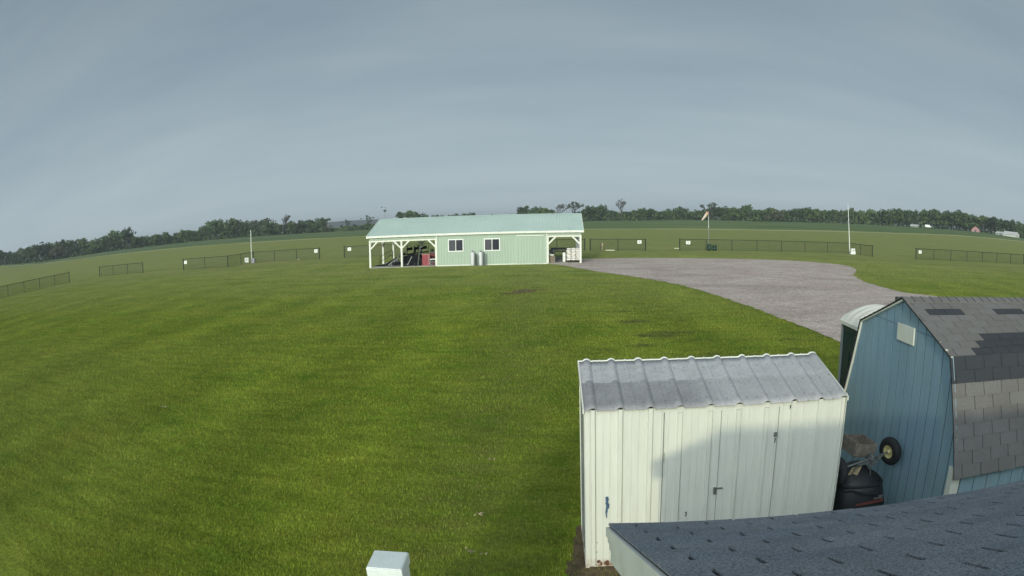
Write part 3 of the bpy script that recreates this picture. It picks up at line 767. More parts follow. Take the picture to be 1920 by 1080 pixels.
# rake trim following the four roof edges
pr_ = [(-EAV[0] - .03, EAV[1] - .03), (-BRK[0] - .02, BRK[1]), (0, APX + .002), (BRK[0] + .02, BRK[1]), (EAV[0] + .03, EAV[1] - .03)]
mb = MB()
for k_, ((y0, z0), (y1, z1)) in enumerate(zip(pr_[:-1], pr_[1:])):
    L = math.hypot(y1 - y0, z1 - z0); ny, nz = -(z1 - z0) / L, (y1 - y0) / L; dwn = (.012, .018, .034, .034)[k_]
    q = [(y0, z0), (y1, z1), (y1 - ny * dwn, z1 - nz * dwn), (y0 - ny * dwn, z0 - nz * dwn)]
    mb.prism(q, 'x', -.034 if k_ else -.012, -.003); mb.build('rake_trim', M['white_paint' if k_ else 'blue_siding'], BS); mb = MB()
mb = MB()
for s in (-1, 1):
    Bk = Vector((0, s * (BRK[0] + .01), BRK[1])); Ev = Vector((0, s * (EAV[0] + .035), EAV[1] - .045)); Ap = Vector((0, 0, APX + .006))
    for lo, hi in ((Ev, Bk), (Bk, Ap)):
        vv = (hi - lo); n_ = Vector((1, 0, 0)).cross(vv).normalized() * (1 if s < 0 else -1)
        a0 = lo.copy(); b0 = hi.copy(); a0.x = -.045; b0.x = -.045
        P = [a0, a0 + Vector((BLN + .09, 0, 0)), b0 + Vector((BLN + .09, 0, 0)), b0]
        mb.hexa([p - n_ * .014 for p in P] + [p + n_ * .0005 for p in P], 3)
        H = vv.length
        if s < 0: org = (-.045, lo.y, lo.z); U = (1, 0, 0)
        else: org = (BLN + .045, lo.y, lo.z); U = (-1, 0, 0)
        upper = (hi is Ap)
        def mt(j, xx, rn, upper=upper, s=s):
            if s < 0:
                if upper:
                    if j == 0 and xx > .22: return 2
                    if j == 1 and .42 < xx < 1.75: return 2
                    if j == 2 and .55 < xx < 1.55: return 2
                    if j == 6 and (.15 < xx < .50 or 1.25 < xx < 1.75): return 2
                elif j >= 7: return 2
            return 1 if rn.random() < .4 else 0
        nco = 9 if upper else 9
        shingles(mb, org, U, tuple(vv), BLN + .09, H, .283, H / nco, (lambda j: .11 + (.1415 if j % 2 else 0) + .013 * j), 0, 0, .008, .009, mt, 5 + int(upper) + (s > 0) * 2)
for i in range(33):    # ridge caps, laid over the apex
    x0 = -.05 + i * .142
    for s in (-1, 1):
        mb.hexa([(x0, s * .0, APX + .008), (x0 + .15, s * .0, APX + .008), (x0 + .15, s * .135, APX - .040), (x0, s * .135, APX - .040),
                 (x0, s * .0, APX + .022), (x0 + .136, s * .0, APX + .014), (x0 + .136, s * .135, APX - .034), (x0, s * .135, APX - .026)], i % 2)
mb.build('roof', [M['brown_shingle'], M['brown_shingle_b'], M['patch_shingle'], M['slot_dark']], BS)

# ------------------------------------------------------------------ portable toilet behind the blue shed
PT = thing('portable_toilet', 'dark green portable toilet with a domed cream roof behind the blue shed', 'portable toilet', (4.02, 8.60, 0), .0)
mb = MB(); mb.box(.03, 1.09, .03, 1.09, .08, 1.97); mb.box(.0, 1.12, .0, 1.12, 0, .09)
for i in range(3): mb.box(.018, .03, .14 + i * .30, .34 + i * .30, .35, 1.55)
mb.build('cabin', M['potty_green'], PT, bevel=.01)
mb = MB()
for cx_, cy_ in ((.0, 1.06), (.0, 0), (1.06, 0), (1.06, 1.06)): mb.box(cx_ + .004, cx_ + .05, cy_ + .006, cy_ + .052, .0, 1.97)
mb.build_each('corner_post', simple('potty_edge', (.30, .33, .32), .5), PT)
mb = MB(); mb.box(.012, .030, .12, 1.0, 1.66, 1.84)
for i in range(5): mb.box(.006, .016, .14, .98, 1.675 + i * .033, 1.69 + i * .033)
mb.build('vent_louvre', simple('potty_vent', (.012, .040, .032), .6), PT)
mb = MB()
K = 20; J = 26
def arch(u): return .27 * math.sin(math.pi * min(max(u, 0), 1)) ** .62
vs = []
for j in range(J + 1):
    v = j / J; y = -.02 + 1.16 * v
    groove = .022 * (1 if (j % 5) in (1, 2) else 0) if 2 < j < J - 1 else 0
    endf = min(1, .78 + .22 * math.sin(math.pi * v) ** .35)
    for i in range(K + 1):
        u = i / K; x = -.02 + 1.16 * u
        vs.append((x, y, 2.015 + (arch(u) * endf + groove * math.sin(math.pi * u) ** .4)))
fs = [(j * (K + 1) + i, j * (K + 1) + i + 1, (j + 1) * (K + 1) + i + 1, (j + 1) * (K + 1) + i) for j in range(J) for i in range(K)]
mb.add(vs, fs, 0, True)
mb.box(-.03, 1.15, -.03, 1.15, 1.965, 2.02)
n = K + 1
for j in (0, J): mb.add([vs[j * n + i] for i in range(n)] + [(vs[j * n + i][0], vs[j * n + i][1], 2.0) for i in range(n)], [(i, i + 1, n + i + 1, n + i) for i in range(n - 1)], 0)
mb.build('roof', M['potty_roof'], PT, fix=False)
mb = MB(); mb.cyl((1.0, .95, 1.9), (1.0, .95, 2.42), .05, .05, 12); mb.build('vent_pipe', M['potty_green'], PT)

# ------------------------------------------------------------------ upturned implement stored between the two sheds
IM = thing('yard_sweeper', 'black yard sweeper stood on end with its wheels in the air against the blue shed', 'yard machine', (3.15, 6.50, 0), 0)
def ringpts(hx, hy, z, n=20, ox=0, oy=0, p=3.2):
    out = []
    for i in range(n):
        t_ = 2 * math.pi * i / n; c_, s_ = math.cos(t_), math.sin(t_)
        k = (abs(c_) ** p + abs(s_) ** p) ** (-1 / p); out.append((ox + hx * k * c_, oy + hy * k * s_, z))
    return out
secs = [(.36, .30, .0, 0, 0), (.38, .32, .05, 0, 0), (.35, .31, .36, -.02, 0), (.32, .29, .54, -.04, 0), (.305, .27, .60, -.04, .01), (.24, .22, .68, -.06, .03), (.17, .16, .75, -.07, .05), (.09, .09, .795, -.06, .06), (.02, .02, .80, -.06, .06)]
mb = MB(); n = 24; vs = []
for hx, hy, z, ox, oy in secs: vs += ringpts(hx, hy, z, n, ox, oy)
mb.add(vs, [(k * n + i, k * n + (i + 1) % n, (k + 1) * n + (i + 1) % n, (k + 1) * n + i) for k in range(len(secs) - 1) for i in range(n)], 0, True)
mb.build('hood', M['black_plastic'], IM)
mb = MB(); rp_ = ringpts(.305, .275, .62, 26, -.045, .012); mb.tube(rp_ + [rp_[0]], .016, 6)
mb.tube([(-.30, -.20, .55), (-.22, -.30, .60), (-.05, -.345, .56), (.12, -.33, .54)], .012, 6); mb.build('rim_tube', M['black_rubber'], IM)
mb = MB(); mb.add([(-.15, -.318, .395), (.215, -.318, .42), (.215, -.318, .455), (-.15, -.318, .42), (-.15, -.28, .395), (.215, -.28, .42), (.215, -.28, .455), (-.15, -.28, .42)], [(0, 1, 2, 3), (7, 6, 5, 4), (0, 4, 5, 1), (3, 2, 6, 7), (0, 3, 7, 4), (1, 5, 6, 2)])
mb.build('stripe', M['mark_red'], IM)
mb = MB()
for k in range(7): mb.box(.08 + k * .017, .091 + k * .017, -.325, -.315, .465 + k * .001, .484 + k * .001)
for k in range(5): mb.box(.14 + k * .014, .148 + k * .014, -.325, -.315, .494, .515)
mb.build('lettering', M['mark_grey'], IM)
hubR = Vector((.385, .02, .93)); ax = Vector((-.92, -.33, -.06)).normalized(); hubL = hubR + ax * .90
def wheel(name, hub, out, par):
    # lathe about ax, then moved into place
    M4 = Matrix.Translation(hub) @ out.to_track_quat('X', 'Z').to_matrix().to_4x4()
    def prof(pr, mat, nm, parent):
        mb = MB(); mb.lathe(pr, (0, 0, 0), 28, 0, 'x'); mb.v = [tuple(M4 @ Vector(p)) for p in mb.v]; return mb.build(nm, mat, parent)
    w_ = prof([(.085, -.045), (.125, -.052), (.160, -.044), (.178, -.018), (.181, 0), (.178, .018), (.160, .044), (.125, .052), (.085, .045), (.082, .02), (.082, -.02), (.085, -.045)], M['black_rubber'], name, par)
    prof([(.086, .040), (.080, .044), (.070, .036), (.060, .012), (.040, .008), (.030, .022), (.026, .046), (.0, .050)], M['cream_rim'], 'rim', w_)
    prof([(.0, .066), (.012, .066), (.014, .044)], M['grey_metal'], 'hub_cap', w_)
    return w_
wheel('wheel', hubR, ax, IM); wheel('wheel', hubL, -ax, IM)
mb = MB(); mb.cyl(hubR, hubL, .013, .013, 10); mid = hubR + ax * .36; mb.cyl(mid - ax * .015, mid + ax * .015, .062, .062, 18); mb.cyl(mid - ax * .03, mid + ax * .03, .035, .035, 14)
mb.build('axle', M['grey_metal'], IM)
mb = MB()
for q, b in ((mid + ax * .1, (-.16, .02, .62)), (mid - ax * .05, (.06, -.02, .66)), (mid + ax * .02, (.08, -.12, .70)), (hubR + ax * .1, (.06, .05, .66)), (mid + ax * .16, (-.28, -.04, .50))):
    mb.bar(q, b, .035, .012)
mb.bar(mid + ax * .18 + Vector((0, 0, -.03)), mid - ax * .14 + Vector((0, 0, -.03)), .03, .03)
mb.build('frame', M['grey_metal'], IM)
mb = MB(); mb.hexa([(-.30, -.12, .60), (-.16, -.16, .64), (-.14, -.10, .66), (-.28, -.06, .62), (-.18, -.10, .80), (-.06, -.12, .82), (-.04, -.08, .82), (-.16, -.06, .80)])
mb.build('bracket', M['dead_leaf'], IM)
CR = thing('wooden_crate', 'weathered slatted wooden crate lying on top of the black machine', 'crate', (3.12, 6.66, .90), .25)
mb = MB(); cw, cd, ch = .165, .15, .17
for i in range(5):
    x = -cw + .012 + i * (2 * cw - .024 - .06) / 4; mb.box(x, x + .06, -cd, cd, 0, .012)
for i in range(3):
    z = .018 + i * .052; mb.box(-cw, cw, -cd - .012, -cd, z, z + .05); mb.box(-cw, cw, cd, cd + .012, z, z + .05); mb.box(-cw - .012, -cw, -cd, cd, z, z + .05); mb.box(cw, cw + .012, -cd, cd, z, z + .05)
mb.build('slats', M['old_wood'], CR)
mb = MB()
for sx in (-1, 1):
    for sy in (-1, 1): mb.box(sx * (cw - .012) - .011, sx * (cw - .012) + .011, sy * (cd - .013) - .011, sy * (cd - .013) + .011, .013, ch + .005)
mb.build_each('corner_block', M['old_wood'], CR)
CR.rotation_euler = (math.radians(6), math.radians(10), .25)

# ------------------------------------------------------------------ pale green pole barn in the field
PB = thing('pole_barn', 'pale green metal pole barn with an open bay at each end', 'barn', (-18.015, 48.236, 0), .067)
BL, BD, BE, BR_ = 16.986, 7.963, 2.50, 3.86
def ribbed(mb, a0, a1, y, z0, z1, out, mi=0, sp=.2286, d=.019):
    P = []; x = a0
    P.append((a0, 0)); k = 0
    while a0 + (k + .5) * sp < a1 - .04:
        c_ = a0 + (k + .5) * sp; P += [(c_ - .030, 0), (c_ - .012, d), (c_ + .012, d), (c_ + .030, 0)]; k += 1
    P.append((a1, 0)); corr_wall(mb, P, y, z0, z1, out, mi)
mb = MB()
ribbed(mb, 5.70, 14.30, 0, .02, 2.46, -1); ribbed(mb, 5.70, 14.30, BD, .02, 2.46, 1)
mb.box(5.70, 14.30, .004, .05, .02, 2.46); mb.box(5.70, 14.30, BD - .05, BD - .004, .02, 2.46)
for x in (5.70, 14.27): mb.box(x, x + .03, .05, BD - .05, .02, 2.46)
mb.build('wall', M['green_panel'], PB)
mb = MB()
for a0, a1 in ((.06, 5.70), (14.30, BL - .06)):
    for y, o_ in ((0, -1), (BD, 1)): ribbed(mb, a0, a1, y, 2.19, 2.46, o_); mb.box(a0, a1, min(y - o_ * .004, y - o_ * .03), max(y - o_ * .004, y - o_ * .03), 2.19, 2.46)
mb.build_each('header_panel', M['green_panel'], PB, 2)
mb = MB(); mb.box(5.64, 5.705, -.028, .0, .0, 2.46); mb.box(14.295, 14.36, -.028, .0, .0, 2.46); mb.box(5.70, 14.30, -.030, -.021, .0, .07)
mb.build('corner_trim', M['white_paint'], PB)
mb = MB()
for x in (.03, BL - .05):
    mb.prism([(-.02, 2.30), (BD + .02, 2.30), (BD + .02, 2.47), (BD / 2, BR_ - .06), (-.02, 2.47)], 'x', x, x + .02)
mb.build_each('gable_panel', M['green_panel'], PB)
# roof sheets, ribs running up the slope
def rprof(L):
    P = [(0, 0)]; k = 0
    while (k + .5) * .2286 < L - .05:
        c_ = (k + .5) * .2286; P += [(c_ - .034, 0), (c_ - .013, .022), (c_ + .013, .022), (c_ + .034, 0)]; k += 1
    return P + [(L, 0)]
for s in (0, 1):
    mb = MB(); P = rprof(BL + .30); n = len(P); z0 = 2.60; ov = .16
    def Y(y): return y if s == 0 else BD - y
    for yy, zz in ((-ov, z0 - ov * .33), (BD / 2, BR_)):
        for a, o_ in P: mb.v.append((a - .15, Y(yy), zz + o_))
    for i in range(n - 1): mb.f.append((i, i + 1, n + i + 1, n + i)); mb.m.append(0); mb.smooth.append(False)
    o_ = mb.build('roof_sheet', M['green_roof'], PB, fix=False); so = o_.modifiers.new('t', 'SOLIDIFY'); so.thickness = .02; so.offset = -1
mb = MB(); mb.prism([(BD / 2 - .16, BR_ - .025), (BD / 2, BR_ + .045), (BD / 2 + .16, BR_ - .025), (BD / 2, BR_ + .03)], 'x', -.16, BL + .16); mb.build('ridge_cap', M['green_roof'], PB)
mb = MB()
for y, s in ((-.175, -1), (BD + .175, 1)): mb.box(-.15, BL + .15, min(y, y - s * .03), max(y, y - s * .03), 2.40, 2.555)
for y, s in ((-.15, -1), (BD + .15, 1)): mb.box(-.12, BL + .12, min(y, -.002) if s < 0 else BD + .022, max(y, -.022) if s < 0 else BD + .15, 2.463, 2.48)
mb.build('fascia', M['white_paint'], PB)
mb = MB()
for x in (-.17, BL + .135):
    for y0, z0_, y1, z1_ in ((-.17, 2.545, BD / 2, BR_), (BD / 2, BR_, BD + .17, 2.545)):
        mb.hexa([(x, y0, z0_ - .14), (x + .035, y0, z0_ - .14), (x + .035, y1, z1_ - .14), (x, y1, z1_ - .14), (x, y0, z0_ + .03), (x + .035, y0, z0_ + .03), (x + .035, y1, z1_ + .03), (x, y1, z1_ + .03)])
mb.build_each('rake_trim', M['white_paint'], PB)
def post(a, b, top=2.20):
    mb = MB(); mb.box(a - .075, a + .075, b - .075, b + .075, .0, top); return mb.build('post', M['white_paint'], PB)
for a, b in ((.09, .08), (2.78, .08), (BL - .09, .08), (.09, 4.18), (.09, BD - .08), (2.78, BD - .08), (BL - .09, BD - .08), (BL - .09, 4.18), (5.62, .08), (14.38, .08)): post(a, b)
mb = MB()
for y in (.08, BD - .08): mb.box(.015, 5.63, y - .05, y + .05, 2.06, 2.19); mb.box(14.37, BL - .015, y - .05, y + .05, 2.06, 2.19)
for x in (.09, BL - .09): mb.box(x - .05, x + .05, .14, BD - .14, 2.06, 2.19)
mb.build_each('beam', M['white_paint'], PB)
def brace(a0, a1, b0, b1): mb = MB(); mb.bar((a0, b0, 1.50), (a1, b1, 2.08), .07, .11); mb.build('brace', M['white_paint'], PB)
for b in (.06, BD - .06):
    for a0, a1 in ((.12, .72), (2.75, 2.15), (2.81, 3.41), (5.60, 5.00), (14.40, 15.0), (BL - .12, BL - .72)): brace(a0, a1, b, b)
for a in (.09, BL - .09):
    for b0, b1 in ((.12, .72), (4.15, 3.55), (4.21, 4.81), (BD - .12, BD - .72)): brace(a, a, b0, b1)
for a0, a1, z0, z1 in ((6.60, 7.84, 1.10, 2.08), (9.45, 10.71, 1.09, 2.06)):
    mb = MB(); f_ = .075; y0, y1 = -.045, .01
    mb.box(a0, a1, y0, y1, z1 - f_, z1); mb.box(a0, a1, y0, y1, z0, z0 + f_); mb.box(a0, a0 + f_, y0, y1, z0 + f_, z1 - f_); mb.box(a1 - f_, a1, y0, y1, z0 + f_, z1 - f_)
    m_ = (a0 + a1) / 2; mb.box(m_ - .025, m_ + .025, y0 + .005, y1, z0 + f_, z1 - f_); wf = mb.build('window', M['white_plastic'], PB)
    mb = MB(); mb.box(a0 + f_, m_ - .025, -.022, -.012, z0 + f_, z1 - f_); mb.box(m_ + .025, a1 - f_, -.030, -.0225, z0 + f_, z1 - f_); mb.build('pane', M['dark_glass'], wf)
    mb = MB(); mb.box(a0 + f_ + .03, m_ - .05, -.0245, -.0221, z0 + f_ + .06, z1 - f_ - .03); mb.build('blind', simple('blind', (.07, .07, .085), .8), wf)
mb = MB(); ribbed(mb, 11.98, 14.06, -.035, .05, 2.19, -1); mb.box(11.98, 14.06, -.034, -.024, .05, 2.19)
dr = mb.build('sliding_door', M['green_panel'], PB)
mb = MB(); mb.box(11.95, 14.10, -.085, -.03, 2.175, 2.235); mb.build('door_rail', M['white_paint'], dr)
mb = MB(); mb.box(.0, BL, .0, BD, .0, .045); sl = mb.build('slab', M['concrete'], PB)
mb = MB()
for i in range(8): mb.bar((.1 + 0, 0, 0), (.1, .01, 0), .001, .001) if False else None
for a in (3.6, 8.0, 12.0): mb.bar((a, .05, 2.44), (a, BD - .05, 2.44), .04, .14)
mb.bar((.1, BD / 2, 3.70), (BL - .1, BD / 2, 3.70), .05, .14); mb.build('truss', M['pale_wood'], PB)
CBT, SBT = math.cos(.067), math.sin(.067)
def bp(a, b, z=.045): return (-18.015 + a * CBT - b * SBT, 48.236 + a * SBT + b * CBT, z)
# weather instrument on the ridge
mb = MB()
WX = thing('weather_station', 'small weather instrument on a mast above the left end of the barn ridge', 'weather station', bp(.35, BD / 2, 3.9), .067)
mb.cyl((0, 0, 0), (0, 0, .62), .018, .018, 8); mb.build('mast', M['grey_metal'], WX)
mb = MB(); mb.lathe([(.0, .60), (.06, .60), (.10, .66), (.16, .78), (.16, .80), (0, .80)], (0, 0, 0), 14); mb.build('rain_cup', M['pipe_grey'], WX)
mb = MB(); mb.bar((-.38, 0, 1.02), (.20, .05, 1.0), .03, .02); mb.bar((-.38, 0, 1.02), (-.26, 0, 1.02), .01, .12); mb.cyl((0, 0, .80), (0, 0, 1.03), .01, .01, 6); mb.build('vane', M['pipe_grey'], WX)
# gas bottles by the front wall
def gas(a, lab):
    g = thing('gas_cylinder', lab, 'gas cylinder', bp(a, -.27, 0), .067, 'tall white gas cylinders')
    g.scale = (.86, .86, .96)
    mb = MB(); mb.lathe([(0, .03), (.17, .03), (.185, .06), (.19, .12), (.19, .95), (.175, 1.03), (.12, 1.08), (.05, 1.10), (0, 1.10)], (0, 0, 0), 22); mb.lathe([(.15, 0), (.15, .04), (.16, .04), (.16, 0)], (0, 0, 0), 16); mb.build('tank', M['gas_white'], g)
    mb = MB(); mb.lathe([(.075, 1.09), (.085, 1.20), (.075, 1.20), (.066, 1.10)], (0, 0, 0), 14); mb.cyl((0, 0, 1.09), (0, 0, 1.17), .02, .02, 8); mb.cyl((-.035, 0, 1.16), (.035, 0, 1.16), .016, .016, 8); mb.build('valve', M['mark_grey'], g)
    mb = MB(); mb.tube([(.02, -.02, 1.16), (.14, -.06, 1.10), (.22, -.06, .95), (.23, -.05, .5), (.25, -.03, .05)], .02, 6); mb.build('hose', M['pipe_grey'], g)
gas(8.57, 'left white gas cylinder against the green barn wall'); gas(9.21, 'right white gas cylinder against the green barn wall, beside the second window')
def pipe(a, h_, lab, m='pipe_grey'):
    g = thing('standpipe', lab, 'standpipe', bp(a, -.50, 0), .067)
    mb = MB(); mb.cyl((0, 0, 0), (0, 0, h_), .075, .07, 10); mb.build('pipe', M[m], g)
    mb = MB(); mb.cyl((0, 0, h_), (0, 0, h_ + .05), .075, .06, 10); mb.bar((0, 0, h_ + .02), (-.09, -.05, h_ + .13), .05, .04); mb.build('handle', M[m], g)
pipe(8.89, .84, 'dark standpipe between the two white gas cylinders', 'olive_plastic'); pipe(9.52, .93, 'dark blue standpipe right of the white gas cylinders')

# left bay: ride-on mower, loading ramp, trailer rails, cabinets
RT_ = thing('loading_ramp', 'black folding loading ramp leaning inside the left open bay', 'ramp', bp(1.0, 1.5), .067)
mb = MB()
for dy in (0, .75): mb.bar((-.05, dy, .04), (1.55, dy, .98), .06, .12); mb.bar((-.9, dy, .03), (-.05, dy, .05), .05, .09)
for i in range(12): u = i / 11; mb.bar((-.05 + 1.6 * u, 0, .04 + .94 * u), (-.05 + 1.6 * u, .75, .04 + .94 * u), .07, .04)
mb.build('deck', M['black_matte'], RT_)
mb = MB(); mb.bar((.55, -.05, .02), (1.20, -.05, .80), .05, .04); mb.bar((.25, -.06, .06), (.85, -.06, .50), .05, .04); mb.build('strut', M['grey_metal'], RT_)
TR = thing('handrail_frame', 'thin black double handrail sloping up beside the ramp in the left bay', 'handrail', bp(-.15, 3.3), .067)
mb = MB()
for z in (.0, .42):
    mb.tube([(.15, 0, .05 + z * .3), (.2, 0, .25 + z), (1.25, 0, .80 + z), (1.35, 0, .70 + z), (1.35, 0, .0)], .022, 6)
mb.build('rail', M['black_matte'], TR)
MW = thing('ride_on_mower', 'black ride-on mower with roll bar parked in the left open bay', 'mower', bp(2.6, 1.35), .067)
mb = MB(); mb.hexa([(.15, -.1, .25), (1.75, -.1, .25), (1.75, .9, .25), (.15, .9, .25), (.25, 0, .72), (1.35, 0, .82), (1.35, .8, .82), (.25, .8, .72)]); mb.build('body', M['black_matte'], MW, bevel=.05)
mb = MB(); mb.hexa([(-.75, -.2, .12), (.35, -.2, .12), (.35, 1.0, .12), (-.75, 1.0, .12), (-.6, -.1, .30), (.3, -.1, .34), (.3, .9, .34), (-.6, .9, .30)]); mb.build('deck', M['black_matte'], MW, bevel=.03)
for x in (1.35,):
    for y in (-.18, .92):
        mb = MB(); mb.lathe([(.16, -.10), (.30, -.11), (.34, -.06), (.345, 0), (.34, .06), (.30, .11), (.16, .10), (.0, .05)], (x, y, .345), 22, 0, 'y'); mb.build('wheel', M['black_rubber'], MW)
for y in (-.05, .80):
    mb = MB(); mb.lathe([(.06, -.06), (.15, -.07), (.17, 0), (.15, .07), (.06, .06), (0, .03)], (-.85, y, .17), 16, 0, 'y'); mb.build('caster_wheel', M['black_rubber'], MW)
mb = MB()
for y in (.02, .78): mb.bar((.35, y, .3), (-.85, y, .42), .05, .05)
mb.bar((-.55, -.15, .30), (-.25, -.15, .95), .05, .05); mb.bar((.60, -.14, .15), (1.02, -.14, .86), .06, .10); mb.bar((-.05, -.2, .35), (.22, -.2, .10), .05, .05); mb.build_each('arm', M['dark_steel'], MW)
mb = MB(); mb.hexa([(.35, .15, .80), (.80, .15, .78), (.80, .65, .78), (.35, .65, .80), (.35, .15, .92), (.80, .15, .90), (.80, .65, .90), (.35, .65, .92)]); mb.hexa([(.78, .15, .86), (.90, .15, .86), (.90, .65, .86), (.78, .65, .86), (.92, .15, 1.36), (1.0, .15, 1.36), (1.0, .65, 1.36), (.92, .65, 1.36)]); mb.build('seat', M['black_matte'], MW, bevel=.03)
mb = MB(); mb.tube([(1.25, .02, .80), (1.28, .02, 1.40), (1.20, .10, 1.60), (1.20, .70, 1.60), (1.28, .78, 1.40), (1.25, .78, .80)], .03, 8); mb.build('roll_bar', M['black_matte'], MW)
mb = MB()
for y in (.05, .75): mb.tube([(.30, y, .60), (.18, y, 1.05), (.05, y + (.12 if y < .4 else -.12), 1.16)], .02, 6)
mb.build_each('control_lever', M['dark_steel'], MW)
SB = thing('seat_bench', 'black slatted bench back with two raised seat panels behind the mower', 'bench', bp(2.55, 2.7), .067)
mb = MB()
for k in range(3):
    x = .02 + k * .62; mb.hexa([(x, 0, 1.13 + k * .03), (x + .52, 0, 1.18 + k * .03), (x + .52, .06, 1.18 + k * .03), (x, .06, 1.13 + k * .03), (x, .0, 1.36 + k * .03), (x + .52, 0, 1.42 + k * .03), (x + .52, .06, 1.42 + k * .03), (x, .06, 1.36 + k * .03)])
mb.build('back_panel', M['black_matte'], SB)
mb = MB(); mb.bar((-.45, .03, .78), (1.85, .03, 1.0), .06, .10)
for x in (.0, .62, 1.24, 1.80): mb.bar((x, .03, 0), (x + .12, .03, 1.50), .04, .05)
for k in range(3): mb.tube([(.02 + k * .62, .03, 1.42), (.12 + k * .62, .03, 1.56), (.34 + k * .62, .03, 1.58), (.48 + k * .62, .03, 1.46)], .018, 6)
mb.build('frame', M['black_matte'], SB)
FM = thing('folded_mower_deck', 'black mower deck folded upright beside the red cabinet', 'mower deck', bp(3.35, .75), .067)
mb = MB(); mb.hexa([(-.70, 0, .06), (.55, 0, .06), (.55, .22, .06), (-.70, .22, .06), (-.62, .05, .78), (.62, .05, .92), (.62, .20, .92), (-.62, .20, .78)]); mb.build('deck', M['black_matte'], FM, bevel=.04)
mb = MB(); mb.bar((.62, -.02, .05), (.80, -.02, 1.45), .09, .07); mb.bar((.80, -.02, 1.45), (1.05, -.02, 1.55), .10, .14); mb.build('lift_arm', M['olive_plastic'], FM)
mb = MB(); mb.bar((-.25, -.03, .08), (.12, -.03, .74), .07, .05); mb.bar((-.55, -.03, .10), (-.25, -.03, .16), .07, .05); mb.build('brace_arm', M['grey_metal'], FM)
for x in (-.45, .35):
    mb = MB(); mb.lathe([(.03, -.04), (.10, -.05), (.12, 0), (.10, .05), (0, .03)], (x, -.06, .12), 14, 0, 'y'); mb.build('wheel', M['black_rubber'], FM)
CB = thing('red_cabinet', 'red steel cabinet with ribbed front standing in the left bay', 'cabinet', bp(4.30, .85), .067)
mb = MB(); mb.box(0, .62, 0, .55, 0, .86); mb.build('body', M['red_paint'], CB, bevel=.01)
mb = MB()
for k in range(4): mb.box(.06 + k * .14, .13 + k * .14, -.018, -.001, .05, .80)
mb.build('front_rib', M['dull_red'], CB)
mb = MB(); mb.box(-.02, .65, -.03, .57, .862, .90); mb.build('lid', simple('pink_lid', (.45, .27, .26), .5), CB); mb = MB(); mb.box(.55, .61, -.022, -.0185, .05, .83); mb.build('edge_strip', simple('pale_strip', (.42, .28, .27), .5), CB)
TC = thing('tool_chest', 'dull red tool chest on legs at the back of the left bay', 'tool chest', bp(4.70, 2.2), .067)
mb = MB(); mb.box(0, .80, 0, .5, .50, .92); mb.build('chest', M['dull_red'], TC, bevel=.01)
mb = MB(); mb.box(-.03, .83, -.03, .53, .925, 1.0); mb.build('lid', M['pipe_grey'], TC)
mb = MB(); [mb.box(x, x + .05, y, y + .05, 0, .499) for x in (.02, .73) for y in (.02, .43)]; mb.build_each('leg', M['black_paint'], TC)
GC = thing('green_can', 'dark green can on the tool chest lid', 'can', bp(4.85, 2.35, 1.045), .067)
mb = MB(); mb.lathe([(0, 0), (.14, 0), (.15, .02), (.15, .16), (.10, .2), (.03, .21), (0, .21)], (0, 0, 0), 14); mb.build('body', M['barrel_green'], GC)
mb = MB(); mb.tube([(-.08, 0, .19), (0, 0, .26), (.08, 0, .19)], .012, 6); mb.build('handle', M['barrel_green'], GC)
TB = thing('low_table', 'low white topped table beside the red cabinet', 'table', bp(4.98, .75), .067)
mb = MB(); mb.box(0, .62, 0, .6, .44, .50); mb.build('table_top', M['white_plastic'], TB); mb = MB(); [mb.box(x, x + .04, y, y + .04, 0, .439) for x in (.02, .56) for y in (.02, .54)]; mb.build_each('leg', M['grey_metal'], TB)
BX = thing('storage_bin', 'dark reddish bin under the low white table', 'bin', bp(5.06, .85), .067)
mb = MB(); mb.hexa([(0, 0, 0), (.42, 0, 0), (.42, .4, 0), (0, .4, 0), (-.02, -.02, .26), (.44, -.02, .26), (.44, .42, .26), (-.02, .42, .26)]); mb.build('tub', simple('plum', (.10, .04, .05), .6), BX); mb = MB(); mb.box(-.03, .45, -.03, .43, .262, .30); mb.build('lid', M['pipe_grey'], BX)
